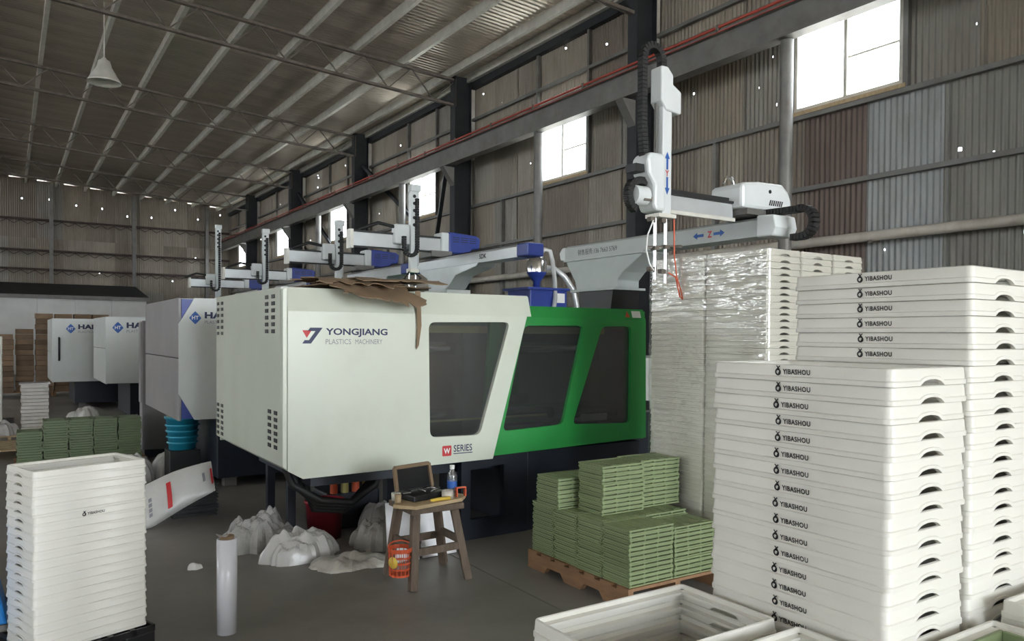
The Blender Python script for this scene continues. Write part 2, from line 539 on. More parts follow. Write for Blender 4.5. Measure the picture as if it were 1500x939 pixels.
# ------------------------------------------------------------------ setting: roof
def zr(x): return 7.53 + .064 * (9 - x) if x > -9 else 7.53 + .064 * 18 - .064 * (-9 - x)


ce = thing('ceiling', (0, 0, 0), 'shiny corrugated metal roof with steel purlins', 'ceiling', kind='structure')


def roof_mesh(w, x0, x1):
    n = int(w / .13 * 4); vs = []
    for x in (x0, x1):
        for k in range(n + 1):
            t = (k % 4)
            vs.append((x, w * k / n, zr(x) + (.022 if t in (1, 2) else 0)))
    me = bpy.data.meshes.new('roof_sheet')
    me.from_pydata(vs, [], [(k, k + 1, n + 2 + k, n + 1 + k) for k in range(n)])
    me.materials.append(M['roof'])
    return me


rmr, rml = roof_mesh(.93, -9, XW + .35), roof_mesh(6.0, XL - .3, -9)
y = YF
while y < YE + .2:
    o = link('roof_sheet', rmr, ce); o.location = (0, y, .006 * random.random()); y += .91
for k in range(9):
    o = link('roof_sheet', rml, ce); o.location = (0, YF + 6 * k, 0)
PX = [.65 + 1.1 * k for k in range(-9, 8)] + [8.85]
for x in PX:
    z = zr(x) - .012
    mb = MB()
    mb.box(x - .008, x + .008, YF, YE, z - .17, z)
    mb.box(x - .008, x + .075, YF, YE, z - .178, z - .168)
    mb.box(x + .067, x + .075, YF, YE, z - .168, z - .145)
    mb.build('purlin', M['galv'], ce)
MB().box(XW - .12, XW + .02, YF, YE, 7.2, 7.42).build('eave_beam', M['dsteel'], ce)
for x in (-12, -15, -18):
    MB().box(x - .03, x + .03, YF, YE, zr(x) - .2, zr(x) - .01).build('purlin', M['galv'], ce)

# ------------------------------------------------------------------ windows
for i, (a, b) in enumerate(WIN):
    w = thing('window_%d' % (i + 1), (XW, a, WZ[0]), 'high window in the right wall, %s from the viewer' % ['nearest', 'second', 'third', 'fourth', 'fifth', 'sixth'][i], 'window', kind='structure')
    wd, hg = b - a, WZ[1] - WZ[0]
    for (y0, y1, z0, z1) in ((0, wd, -.0, .06), (0, wd, hg - .06, hg), (0, .05, .06, hg - .06), (wd - .05, wd, .06, hg - .06), (wd * .5 - .025, wd * .5 + .025, .06, hg - .06)):
        MB().box(-.05, .04, y0, y1, z0, z1).build('window_frame', M['frame_w'], w, bev=.004)
    for k in (1, 2):
        MB().box(-.02, .02, .05, wd * .5 - .025, hg * k / 3 - .012, hg * k / 3 + .012).build('glazing_bar', M['frame_w'], w)
    for (y0, y1) in ((.05, wd * .5 - .025), (wd * .5 + .025, wd - .05)):
        MB().box(-.004, .004, y0, y1, .06, hg - .06).build('pane', M['pane'], w)
    MB().box(-.10, .05, -.06, wd + .06, -.05, -.0).build('window_sill', M['plank'], w)

# ------------------------------------------------------------------ columns, crane beam, trusses
for i, y in enumerate(BAYS):
    c = thing('steel_column', (8.7, y, 0), 'dark steel wall column, %s along the right wall' % ['nearest, out by the gate', 'nearest in view', 'second in view', 'third in view', 'fourth in view', 'fifth in view'][i], 'column', 'steel columns of the right wall')
    MB().box(-.2, .2, -.012, .012, 0, 7.45).build('web', M['dsteel'], c)
    MB().box(-.215, -.2, -.11, .11, 0, 7.45).build('flange', M['dsteel'], c)
    MB().box(.2, .215, -.11, .11, 0, 7.45).build('flange', M['dsteel'], c)
    MB().prism([(-.5, 5.36), (-.21, 5.36), (-.21, 4.95)], 'y', -.09, .09).build('bracket', M['gsteel'], c)
    MB().box(.22, .34, -.05, .05, 5.6, 7.4).build('upper_post', M['galv'], c)
bm_ = thing('crane_beam', (8.4, 11, 5.4), 'long grey crane runway beam along the right wall', 'beam')
mb = MB().box(-.1, .1, -26 + 11, 27, 0, .025).box(-.012, .012, -15, 27, .025, .40).box(-.1, .1, -15, 27, .40, .425)
mb.build('beam', M['gsteel'], bm_)
MB().box(-.035, .035, -15, 27, .425, .465).build('rail', M['rust'], bm_)
mbr = MB().tube([(-.09, -15, .47), (-.09, 27, .47)], .022, 8).tube([(-.09, -15, .405), (-.09, 27, .405)], .012, 6)
mbr.build('conductor_rail', M['red'], bm_)
yy = -14.
while yy < 27:
    MB().box(-.12, -.06, yy - .02, yy + .02, .40, .50).build('insulator', M['rust'], bm_); yy += 1.5
for i, y in enumerate((6.46, 12.03, 18.07, 24.4, 30.4)):
    p = MB().tube([(8.45, y, 0), (8.45, y, 5.39)], .085, 14).build('pipe_post', M['gsteel'])
    tag(p, 'round grey pipe post under the crane beam, %s from the viewer' % ['nearest', 'second', 'third', 'fourth', 'fifth'][i], 'post', 'pipe posts under the crane beam')
for i, (p, q) in enumerate((((8.40, 15.60, 5.39), (8.97, 17.3, 3.55)), ((8.75, 21.40, 6.5), (8.96, 18.3, 4.52)), ((8.75, 27.42, 6.6), (8.96, 24.6, 4.52)))):
    tag(MB().bar(p, q, .09).build('diagonal_brace', M['dsteel']), 'dark diagonal steel brace beside the %s column in view' % ['second', 'third', 'fourth'][i], 'brace')
wp = thing('wall_pipe', (8.85, 12, 2.8), 'dusty beige pipe running along the right wall', 'pipe')
MB().tube([(0, -15, 0), (0, 26, 0)], .062, 12).build('pipe', M['pipe'], wp)
for y in range(-12, 27, 3):
    MB().bar((.15, y - .5, -.05), (-.07, y - .5, -.07), .03).build('pipe_hook', M['rust'], wp)

TY = [9.46, 15.48, 21.5, 27.52, 33.54]
for i, y in enumerate(TY):
    t = thing('roof_truss', (0, y, 0), 'thin zigzag roof truss, %s from the viewer' % ['nearest', 'second', 'third', 'fourth', 'farthest'][i], 'truss', 'lattice roof trusses')
    x0, x1 = -9., 8.55
    zt, zb = lambda x: zr(x) - .22, lambda x: zr(x) - .78
    for s in (-.03, .03):
        MB().bar((x0, s, zt(x0)), (x1, s, zt(x1)), .035, .05).build('top_chord', M['rust'], t)
        MB().bar((x0, s, zb(x0)), (x1, s, zb(x1)), .035, .05).build('bottom_chord', M['rust'], t)
    x = x1; k = 0
    while x - .55 > x0:
        a, b = (zt, zb) if k % 2 == 0 else (zb, zt)
        MB().bar((x, 0, a(x)), (x - .55, 0, b(x - .55)), .022).build('web_bar', M['rust'], t)
        x -= .55; k += 1
    MB().bar((x1, 0, zt(x1)), (x1, 0, zb(x1)), .03).build('end_post', M['rust'], t)

# high-bay lamp hanging from the roof
lp = thing('high_bay_lamp', (1.6, 17.0, 6.42), 'grey high-bay lamp hanging from the roof on a rod', 'lamp')
MB().lathe([(.02, .5), (.06, .45), (.11, .42), (.14, .30), (.15, .28), (.29, .04), (.31, 0), (.29, .005), (.13, .26), (0.0, .3)], (0, 0, 0), 24).build('shade', M['galv'], lp)
MB().tube([(0, 0, .45), (0, 0, zr(1.6) - 6.44)], .012, 6).build('rod', M['galv'], lp)
MB().lathe([(0, .05), (.05, .06), (.07, .12), (.05, .2), (.03, .27)], (0, 0, 0), 12).build('bulb', M['whitep'], lp)

# low white partition and awning in front of the end wall
pw = thing('partition', (2.2, 34, 0), 'low whitish sheet partition in front of the end wall', 'partition')
for k in range(6):
    MB().box(-5 + k * 1.25, -3.755 + k * 1.25, 0, .06, 0, 2.85).build('sheet_panel', M['lowwall'], pw, bev=.005)
aw = thing('awning', (2.2, 34.2, 3.0), 'dark sloping awning above the whitish partition', 'awning')
MB().prism([(-.3, -.12), (3.8, .55), (3.8, .63), (-.3, -.04)], 'x', -5.2, 2.6).build('roof_slab', M['dsteel'], aw)
MB().box(-5.2, 2.6, -.34, -.28, -.16, -.02).build('fascia', M['gsteel'], aw)
for k in (-5.0, -1.2, 2.4):
    MB().box(k - .05, k + .05, 2.2, 2.3, -3.0, .28).build('awning_post', M['dsteel'], aw)

# ------------------------------------------------------------------ stacking trays
TL, TW, TP = .50, .318, .04


def tray_mesh():
    L, Wd, r = TL / 2, TW / 2, .02
    per = []   # (x, y, nx, ny, handle lift, recess)
    HS = [-.060, -.050, -.044, -.034, -.022, -.008, .008, .022, .034, .044, .050, .060]

    def lift(s): return .0145 * math.sqrt(max(0, 1 - (s / .046) ** 2)) if abs(s) < .046 else 0.
    for (cx, cy, a0) in ((L - r, Wd - r, 0), (-L + r, Wd - r, 90), (-L + r, -Wd + r, 180), (L - r, -Wd + r, 270)):
        for k in range(5):
            t = R(a0 + 90 * k / 4)
            per.append((cx + r * math.cos(t), cy + r * math.sin(t), math.cos(t), math.sin(t), 0, 0))
        if a0 == 0:
            for s in (.080, .073, 0, -.073, -.080): per.append((s, Wd, 0, 1, 0, .0028 if abs(s) < .075 else 0))
        elif a0 == 90:
            for s in HS[::-1]: per.append((-L, s, -1, 0, lift(s), 0))
        elif a0 == 180:
            for s in (-.080, -.073, 0, .073, .080): per.append((s, -Wd, 0, -1, 0, .0028 if abs(s) < .075 else 0))
        else:
            for s in HS: per.append((L, s, 1, 0, lift(s), 0))
    rows = [(0, 0, 1, 0), (.0, .010, .75, 0), (-.0025, .0125, .7, 1), (-.0045, .034, .1, 1), (-.006, .038, 0, .6), (-.010, .0398, 0, 0), (-.014, .038, 0, 0),
            (-.013, .027, 0, 0), (-.030, .0255, 0, 0), (-.030, .019, 0, 0), (-.013, .0175, .25, 0), (-.012, 0, 1, 0)]
    n = len(per); vs = []
    for (o, z, lf, rc) in rows:
        for (x, y, nx, ny, h, rec) in per:
            oo = o - rec * rc
            vs.append((x + nx * oo, y + ny * oo, z + h * lf))
    m = len(rows)
    fs = [(i * n + k, i * n + (k + 1) % n, ((i + 1) % m) * n + (k + 1) % n, ((i + 1) % m) * n + k) for i in range(m) for k in range(n)]
    me = bpy.data.meshes.new('tray'); me.from_pydata(vs, [], fs)
    bm = bmesh.new(); bm.from_mesh(me); bmesh.ops.recalc_face_normals(bm, faces=bm.faces); bm.to_mesh(me); bm.free()
    for p in me.polygons: p.use_smooth = True
    me.set_sharp_from_angle(angle=R(32))
    me.materials.append(M['tray'])
    return me


TRAY = tray_mesh()


def logo_mesh(word=True):
    """emblem (ring with a crossed tail) and word, laid on the long side facing local -y"""
    ems = ring(.0085, .0085, .0042, .0085, 20)
    ems.append([(.0085 + .0068 * math.cos(R(a)), .0085 + .0068 * math.sin(R(a))) for a in range(-100, 60, 16)])
    ems.append([(.0035, .0235), (.0065, .0245), (.0145, .0150), (.0120, .0135)])
    ems.append([(.0135, .0245), (.0160, .0230), (.0050, .0135), (.0030, .0150)])
    ms = [poly_mesh(ems)]
    t = text_mesh('YIBASHOU', width=.076, height=.0125, bold=.03, spacing=1.1)
    for v in t.vertices: v.co.x += .022; v.co.y += .004
    ms.append(t)
    return join_meshes(ms)


LOGO = logo_mesh()
for v in LOGO.vertices:
    v.co = Vector((v.co.x - .05, -TW / 2 + .0062 - .0019 * (v.co.y / .025), v.co.y + .0125))
    v.co.y -= .0018
LOGO.materials.clear(); LOGO.materials.append(M['print'])


REST = []


def tray_stack(cx, cy, z0, n, rz, where, group, logos=(), jit=.0025, lean=(0, 0), top=99, seed=1):
    rr = random.Random(seed)
    for k in range(n):
        i = n - 1 - k     # index from the top
        if i >= top:      # buried lower trays: joined below
            REST.append((cx, cy, z0 + TP * k, rz)); continue
        o = link('stacking_tray', TRAY)
        o.location = (cx + rr.uniform(-jit, jit) + lean[0] * k, cy + rr.uniform(-jit, jit) + lean[1] * k, z0 + TP * k)
        o.rotation_euler = (0, 0, rz + rr.uniform(-.004, .004))
        pr = 'logo-printed ' if i in logos else ''
        tag(o, '%swhite plastic tray, %s from the top of %s' % (pr, nth(i), where) if i else '%swhite plastic tray, topmost of %s' % (pr, where), 'tray', group)
        if i in logos: link('printed_logo', LOGO, o)


PZ = .126
# the two tall printed stacks at the right; local -y (logo side) turned to face -X
tray_stack(1.72, 1.17, PZ, 34, R(-90), 'the near right printed stack', 'trays of the near printed stack', logos=range(0, 16), lean=(0, 0), top=16, seed=3)
tray_stack(2.072, 1.18, PZ, 40, R(-90), 'the tallest printed stack at right', 'trays of the tallest printed stack', logos=range(0, 7), top=28, seed=4)
# lower open stacks in the foreground
tray_stack(1.28, 1.33, PZ, 19, 0, 'the open foreground stack by green crates', 'trays of the open stack by the crates', top=5, seed=5)
tray_stack(1.282, .965, PZ, 19, 0, 'the open foreground stack at bottom centre', 'trays of the open bottom stack', top=5, seed=6)
tray_stack(1.80, .652, PZ, 19, R(-90), 'the foreground stack holding a green box', 'trays of the stack with the green box', top=5, seed=7)
tray_stack(2.15, .652, PZ, 20, R(-90), 'the open stack at the bottom right corner', 'trays of the corner stack', top=6, seed=8)
# left stack on the black pallet
LA = R(18.9)
tray_stack(.277, 4.122, .15, 20, LA, 'the left stack on black pallet', 'trays of the left stack', logos=(5,), seed=9)
# wrapped pallet load
CX0, CY0 = 3.80, 3.02
NC = 49
tray_stack(CX0 + .16, CY0 + .251, PZ, NC, R(-90), 'the near front stack in stretch film', 'trays wrapped in film, near front stack', jit=.0015, top=24, seed=10)
tray_stack(CX0 + .16, CY0 + .757, PZ, NC, R(-90), 'the far front stack in stretch film', 'trays wrapped in film, far front stack', jit=.0015, seed=11)
tray_stack(CX0 + .484, CY0 + .251, PZ, NC, R(-90), 'the middle side stack in stretch film', 'trays wrapped in film, middle side stack', jit=.0015, top=11, seed=12)
tray_stack(CX0 + .808, CY0 + .251, PZ, NC, R(-90), 'the rear side stack in stretch film', 'trays wrapped in film, rear side stack', jit=.0015, top=11, seed=13)
tray_stack(CX0 + .484, CY0 + .757, PZ, NC, R(-90), 'the hidden middle stack in stretch film', 'trays wrapped in film, hidden middle stack', jit=.0015, top=0, seed=14)
tray_stack(CX0 + .808, CY0 + .757, PZ, NC, R(-90), 'the hidden rear stack in stretch film', 'trays wrapped in film, hidden rear stack', jit=.0015, top=0, seed=15)

# stretch film round the load
mb = MB()
x0, x1, y0, y1 = CX0 - .012, CX0 + .98, CY0 - .012, CY0 + 1.02
pts = rpoly([(x0, y0), (x1, y0), (x1, y1), (x0, y1)], .03, 3)
pp = []
for i in range(len(pts)):
    a, b = Vector(pts[i]), Vector(pts[(i + 1) % len(pts)])
    k = max(1, int((b - a).length / .06))
    pp += [a + (b - a) * t / k for t in range(k)]
n = len(pp); H = 50; vs = []
for j in range(H + 1):
    z = PZ + .02 + (2.06 - PZ) * j / H
    for i, p in enumerate(pp):
        q = noise.noise(Vector((p.x * 4, p.y * 4, z * 9))) * .006
        d = Vector((p.x - (x0 + x1) / 2, p.y - (y0 + y1) / 2)).normalized()
        vs.append((p.x + d.x * q, p.y + d.y * q, z))
mb.add(vs, [(j * n + i, j * n + (i + 1) % n, (j + 1) * n + (i + 1) % n, (j + 1) * n + i) for j in range(H) for i in range(n)], True)
tag(mb.build('stretch_wrap', M['film']), 'clear shiny stretch film wound round the tall tray load', 'stretch film')


# ------------------------------------------------------------------ pallets
def plastic_pallet(loc, lx, ly, h, label, rz=0.):
    t = thing('plastic_pallet', loc, label, 'pallet', rz=rz)
    mb = MB()
    for i in range(int(lx / .1) + 1):
        x = lx * i / int(lx / .1)
        mb.box(max(0, x - .012), min(lx, x + .012), 0, ly, h - .03, h)
    for i in range(int(ly / .1) + 1):
        y = ly * i / int(ly / .1)
        mb.box(0, lx, max(0, y - .012), min(ly, y + .012), h - .03, h - .002)
    mb.build('lattice_deck', M['black'], t)
    for i in range(3):
        for j in range(3):
            x, y = (lx - .14) * i / 2, (ly - .14) * j / 2
            MB().box(x, x + .14, y, y + .14, 0, h - .03).build('foot_block', M['black'], t, bev=.006)
    for j in range(3):
        y = (ly - .1) * j / 2
        MB().box(0, lx, y, y + .1, 0, .02).build('bottom_runner', M['black'], t)
    return t


def wood_pallet(loc, lx, ly, h, label, m='pallet'):
    t = thing('wooden_pallet', loc, label, 'pallet')
    for i in range(3):
        x = (lx - .04) * i / 2
        MB().prism([(0, 0), (.22 * ly, 0), (.26 * ly, .045), (.40 * ly, .045), (.44 * ly, 0), (.60 * ly, 0), (.64 * ly, .045), (.78 * ly, .045), (.82 * ly, 0), (ly, 0), (ly, h - .018), (0, h - .018)],
                   'x', x, x + .04).build('stringer', M[m], t)
    k = max(3, int(ly / .13))
    for i in range(k):
        y = (ly - .1) * i / (k - 1)
        MB().box(0, lx, y, y + .1, h - .018, h).build('deck_board', M[m], t)
    return t


lc, ls = math.cos(LA), math.sin(LA)
def lpt(a, b): return (.277 + a * lc - b * ls, 4.122 + a * ls + b * lc, 0)
plastic_pallet(lpt(-.85, -.19), 1.12, 1.0, .15, 'black plastic lattice pallet under the left white tray stack', LA)
plastic_pallet((1.0, .37, 0), 1.36, 1.14, PZ, 'black plastic lattice pallet under the printed tray stacks')
wood_pallet((CX0 - .01, CY0 - .01, 0), 1.0, 1.05, PZ, 'wooden pallet under the film-wrapped tray load')
wood_pallet((2.93, 3.26, 0), .78, 1.0, .12, 'brown wooden pallet under the folded green crates')


# ------------------------------------------------------------------ folded green crates
GL, GW, GP = .345, .235, .0275


def crate_mesh():
    mb = MB(); L, Wd = GL / 2, GW / 2
    mb.box(-L, L, -Wd, Wd, 0, .0085)
    mb.box(-L + .004, L - .004, -Wd + .022, Wd - .022, .0085, .0165)
    mb.box(-L, L, -Wd, Wd, .0165, .0235)
    for k in (-.12, -.04, .04, .12):
        mb.box(k - .026, k + .026, -Wd + .03, Wd - .03, .0235, .0268)
    for s in (-1, 1):
        mb.box(-L, L, s * Wd - (.012 if s > 0 else 0), s * Wd + (.012 if s < 0 else 0), .0235, .0272)
        for x in (-.165, -.06, .045, .155): mb.box(x, x + .008, s * Wd - (.024 if s > 0 else 0), s * Wd + (.024 if s < 0 else 0), .0085, .0165)
    o = mb.build('tmp', M['gcrate']); me = o.data
    bpy.data.objects.remove(o); me.name = 'folded_crate'
    return me


CRATE = crate_mesh()


def crate_stack(cx, cy, z0, n, where, group, col=(1, 1, 1), rz=0., jit=.004, seed=0):
    rr = random.Random(seed)
    for k in range(n):
        i = n - 1 - k
        o = link('folded_crate', CRATE)
        o.location = (cx + rr.uniform(-jit, jit), cy + rr.uniform(-jit, jit), z0 + GP * k)
        o.rotation_euler = (0, 0, rz + rr.uniform(-.01, .01))
        q = rr.uniform(.92, 1.08); o.color = (col[0] * q, col[1] * q, col[2] * q, 1)
        tag(o, ('green folded crate, %s from top of %s' % (nth(i), where)) if i else 'green folded crate, topmost of %s' % where, 'crate', group)


gx, gy = 3.12, 3.39
names = ['nearest corner', 'second left', 'third left', 'far left']
for k in range(4):
    crate_stack(gx, gy + k * .242, .12, 12, 'the %s stack on wooden pallet' % names[k], 'folded crates on the wooden pallet, left row', seed=20 + k)
for k in range(3):
    crate_stack(gx + .355, gy + k * .242, .12, 12 if k else 11, 'the %s stack on wooden pallet' % ['near right', 'middle right', 'back right'][k], 'folded crates on the wooden pallet, right row', seed=30 + k)
zt = .12 + 12 * GP
crate_stack(3.22, gy + .36, zt, 11, 'the upper near tower of green crates', 'folded crates of the upper towers', seed=40)
crate_stack(3.22 + .35, gy + .40, zt, 11, 'the upper right tower of green crates', 'folded crates of the upper towers', seed=41)
crate_stack(3.09, gy + .64, zt, 7, 'the short upper stack behind', 'folded crates of the upper towers', seed=42)
# darker crate stacks behind the left tray stack
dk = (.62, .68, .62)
wood_pallet((.06, 9.75, 0), 1.3, .75, .12, 'wooden pallet under the dark green crate row behind left stack')
for k in range(5):
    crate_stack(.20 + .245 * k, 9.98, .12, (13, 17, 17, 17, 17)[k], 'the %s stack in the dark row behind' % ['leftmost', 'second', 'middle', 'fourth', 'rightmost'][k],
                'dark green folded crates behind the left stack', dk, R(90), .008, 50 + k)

# ------------------------------------------------------------------ injection machine with cream and green covers
YM = 4.9
MO = (1.47, YM, 0)
m1 = thing('injection_machine', MO, 'cream and green injection moulding machine with big smoked windows', 'machine')
def mb1(mb, name, m, parent=m1, bev=0.): return mb.build(name, M[m], parent, MO, bev)
# cream body: end block plus front plate with window
win1 = rpoly([(2.502, 1.643), (3.189, 1.654), (2.93, .815), (2.517, .823)], .05)
plate('front_cover', [(1.50, 1.70), (3.345, 1.70), (3.044, .629), (1.60, .615), (1.50, .675)], [win1], YM, .04, M['cream'], m1, MO, bev=.004)
mb1(MB().prism([(YM, 1.70), (YM + .04, 1.70), (YM + .085, 1.853), (YM + .05, 1.853)], 'x', 1.50, 3.385), 'upper_cover', 'cream')
mb1(MB().prism([(1.47, 1.84), (1.47, .70), (1.50, .675), (1.50, 1.853)], 'y', YM + .012, YM + .06), 'corner_strip', 'cream', bev=.004)
endp = mb1(MB().prism([(YM + .05, .70), (6.77, .70), (6.77, 1.84), (YM + .07, 1.84)], 'x', 1.47, 1.50), 'end_panel', 'cream', bev=.004)
mb1(MB().prism([(1.47, .70), (1.60, .615), (1.63, .625), (1.50, .715)], 'y', YM + .03, 6.75), 'lower_chamfer', 'cream')
mb1(MB().prism([(1.47, 1.835), (3.38, 1.84), (3.38, 1.86), (1.47, 1.855)], 'y', YM + .05, 6.77), 'top_panel', 'cream')
mb1(MB().box(1.5, 3.4, 6.74, 6.77, .66, 1.84), 'back_panel', 'cream')
mb1(MB().box(1.62, 3.05, YM + .05, 6.74, .62, .635), 'floor_panel', 'navy')
# vents on the end panel, each a dark slot
for (ys_, zs_) in (((6.70, 6.56), (1.80, 1.555)), ((5.27, 5.12), (1.80, 1.57)), ((6.70, 6.56), (.965, .735)), ((5.20, 5.06), (1.035, .81))):
    for yy in ys_:
        for k in range(6):
            z = zs_[0] + (zs_[1] - zs_[0]) * k / 5
            mb1(MB().box(1.466, 1.48, yy - .035, yy + .035, z - .013, z + .013), 'vent_slot', 'black', endp)
pane1 = plate('smoked_pane', [(2.47, 1.67), (3.22, 1.68), (2.95, .79), (2.49, .79)], [], YM + .03, .008, M['tint'], m1, MO)
# green section
GYF = 4.985
g1 = rpoly([(3.38, 1.631), (3.97, 1.638), (3.76, .837), (3.185, .817)], .05)
g2 = rpoly([(4.166, 1.635), (4.49, 1.639), (4.487, .807), (3.86, .832)], .05)
plate('green_cover', [(3.07, 1.70), (4.655, 1.69), (4.67, .671), (3.0, .632)], [g1, g2], GYF, .035, M['green'], m1, MO, bev=.004)
mb1(MB().prism([(GYF, 1.69), (GYF + .035, 1.69), (GYF + .07, 1.785), (GYF + .04, 1.785)], 'x', 3.2, 4.655), 'green_upper', 'green')
mb1(MB().box(3.2, 4.655, GYF + .04, 6.6, 1.765, 1.787), 'green_top', 'green')
mb1(MB().box(4.635, 4.67, GYF + .03, 6.6, .66, 1.77), 'green_end', 'green')
mb1(MB().box(3.4, 4.65, 6.57, 6.6, .66, 1.77), 'green_back', 'green')
plate('smoked_pane', [(3.1, 1.66), (4.0, 1.66), (3.8, .80), (3.12, .79)], [], GYF + .028, .008, M['tint'], m1, MO)
plate('smoked_pane', [(4.13, 1.66), (4.52, 1.66), (4.52, .785), (3.83, .805)], [], GYF + .028, .008, M['tint'], m1, MO)
for z in (.95, 1.45):
    mb1(MB().box(4.665, 4.71, GYF, GYF + .05, z - .04, z + .04), 'hinge', 'black')
# warning triangle and white notice at the green end
lay(poly_mesh([[(0, 0), (.055, 0), (.0275, .055)]]), 'warning_triangle', M['orange'], m1, Vector((4.42, GYF + .004, 1.715)) - Vector(MO), (1, 0, 0), (0, .28, .95), .004)
lay(poly_mesh([[(0, 0), (.10, 0), (.10, .06), (0, .06)]]), 'notice_sticker', M['whitep'], m1, Vector((4.50, GYF + .004, 1.712)) - Vector(MO), (1, 0, 0), (0, .28, .95), .004)
# inside
for x0, x1 in ((2.0, 2.35), (2.95, 3.3), (4.3, 4.6)):
    mb1(MB().box(x0, x1, 5.2, 6.45, .72, 1.62), 'platen', 'gsteel', bev=.01)
for yy in (5.35, 6.3):
    for z in (.93, 1.45):
        mb1(MB().tube([(1.6, yy, z), (4.6, yy, z)], .05, 12), 'tie_bar', 'chrome')
mb1(MB().box(2.0, 4.3, 5.12, 5.16, 1.57, 1.625), 'slide_rail', 'brass')
mb1(MB().box(1.7, 4.3, 5.14, 5.17, .90, .912), 'lower_rail', 'brass')
mb1(MB().tube([(3.72, 5.1, .93), (4.4, 5.1, .90)], .05, 10), 'hydraulic_hose', 'rubber')
mb1(MB().box(4.0, 4.28, 5.05, 5.3, .84, .90), 'oil_tray', 'galv')
# base
plate('base_frame', [(2.86, 0), (3.46, 0), (3.46, .64), (2.86, .62)], [[(2.94, .15), (3.24, .145), (3.24, .55), (2.94, .53)]], 5.05, .06, M['navy'], m1, MO)
mb1(MB().box(3.46, 4.66, 5.05, 6.55, 0, .64), 'base_block', 'navy', bev=.01)
mb1(MB().box(1.75, 4.66, 5.2, 6.5, .50, .62), 'bed', 'navy')
mb1(MB().box(2.86, 2.94, 6.4, 6.5, 0, .5), 'base_leg', 'navy')
for yy in (5.9, 6.45):
    mb1(MB().box(1.80, 1.86, yy - .03, yy + .03, 0, .5), 'base_leg', 'navy')
mb1(MB().box(4.66, 7.0, 5.3, 6.3, 0, .85), 'injection_base', 'navy', bev=.01)
mb1(MB().box(4.75, 6.8, 5.45, 6.15, .85, 1.35), 'injection_unit', 'mwhite', bev=.02)
# printing on the cream cover
def pr(me, name, m, x, z): return lay(me, name, M[m], m1, Vector((x, YM, z)) - Vector(MO), (1, 0, 0), (0, 0, 1))
pr(text_mesh('YONGJIANG', width=.438, height=.058, bold=.028), 'maker_name', 'navyp', 1.748, 1.535)
pr(text_mesh('PLASTICS', width=.175, height=.034), 'maker_line', 'greyp', 1.748, 1.487)
pr(text_mesh('MACHINERY', width=.195, height=.034), 'maker_line', 'greyp', 1.953, 1.487)
pr(poly_mesh([[(.052, .103), (.135, .103), (.058, 0), (0, 0), (.016, .022), (.044, .022), (.088, .081), (.036, .081)]]), 'emblem', 'navyp', 1.592, 1.492)
pr(poly_mesh([[(0, .086), (.062, .086), (.030, .036)]]), 'emblem_triangle', 'redp', 1.592, 1.492)
pr(poly_mesh([rpoly([(0, 0), (.075, 0), (.075, .075), (0, .075)], .008, 2)]), 'series_badge', 'redp', 2.615, .68)
lay(text_mesh('W', width=.052, height=.04, bold=.03), 'badge_letter', M['whitep'], m1, Vector((2.627, YM, .697)) - Vector(MO), (1, 0, 0), (0, 0, 1), .003)
pr(text_mesh('SERIES', width=.155, height=.05, bold=.012), 'series_name', 'navyp', 2.708, .705)
pr(poly_mesh([[(0, 0), (.16, 0), (.16, .006), (0, .006)]]), 'series_underline', 'navyp', 2.706, .690)

# torn cardboard lying on the cream cover
cbt = thing('torn_cardboard', (2.1, 5.2, 1.86), 'torn brown cardboard sagging over the cream machine top', 'cardboard')


def ragged_sheet(name, x0, x1, y0, y1, zf, m, parent, seed, nx=16, ny=12, th=.006, rag=.05):
    vs = []
    for lay_ in (0, 1):
        for j in range(ny + 1):
            for i in range(nx + 1):
                u, v = i / nx, j / ny
                ex = rag * (noise.noise(Vector((v * 4, seed, 0))) + .4 * noise.noise(Vector((v * 13, seed, 5)))) * (1 if i in (0, nx) else .3)
                ey = rag * (noise.noise(Vector((u * 5, seed + 7, 0))) + .4 * noise.noise(Vector((u * 17, seed + 7, 5)))) * (1 if j in (0, ny) else .3)
                x, y = x0 + (x1 - x0) * u + ex, y0 + (y1 - y0) * v + ey
                vs.append((x, y, zf(x, y) + .012 * noise.noise(Vector((x * 6, y * 6, seed))) + lay_ * th))
    n = (nx + 1) * (ny + 1); fs = []
    q = lambda i, j, l: l * n + j * (nx + 1) + i
    for j in range(ny):
        for i in range(nx):
            fs += [(q(i, j, 0), q(i, j + 1, 0), q(i + 1, j + 1, 0), q(i + 1, j, 0)), (q(i, j, 1), q(i + 1, j, 1), q(i + 1, j + 1, 1), q(i, j + 1, 1))]
    for i in range(nx):
        for j in (0, ny): fs.append((q(i, j, 0), q(i + 1, j, 0), q(i + 1, j, 1), q(i, j, 1)))
    for j in range(ny):
        for i in (0, nx): fs.append((q(i, j, 0), q(i, j + 1, 0), q(i, j + 1, 1), q(i, j, 1)))
    return MB().add(vs, fs).build(name, m, parent)


def zfa(x, y): return .018 - max(0, -.27 - y) * .55
ragged_sheet('flat_sheet', -.40, .42, -.30, .35, lambda x, y: .02 + .02 * max(0, y), M['card'], cbt, 1)
ragged_sheet('hanging_flap', -.32, .24, -.52, .05, lambda x, y: .042 - max(0, -.26 - y) * (.50 + .5 * x), M['card'], cbt, 5, nx=26, ny=18, rag=.17)
ragged_sheet('torn_layer', -.45, .10, -.40, .2, lambda x, y: .062 - max(0, -.28 - y) * .35, M['card'], cbt, 13, nx=26, rag=.16)
ragged_sheet('top_flap', -.15, .48, -.44, .1, lambda x, y: .075 - max(0, -.30 - y) * .20, M['card'], cbt, 9, rag=.08)
hs_ = MB().prism([(.285, .0), (.325, .0), (.33, -.12), (.335, -.24), (.315, -.38), (.298, -.41), (.302, -.25), (.296, -.12)], 'y', -.322, -.316).build('hanging_strip', M['card'], cbt)
tag(hs_, 'long brown torn strip')


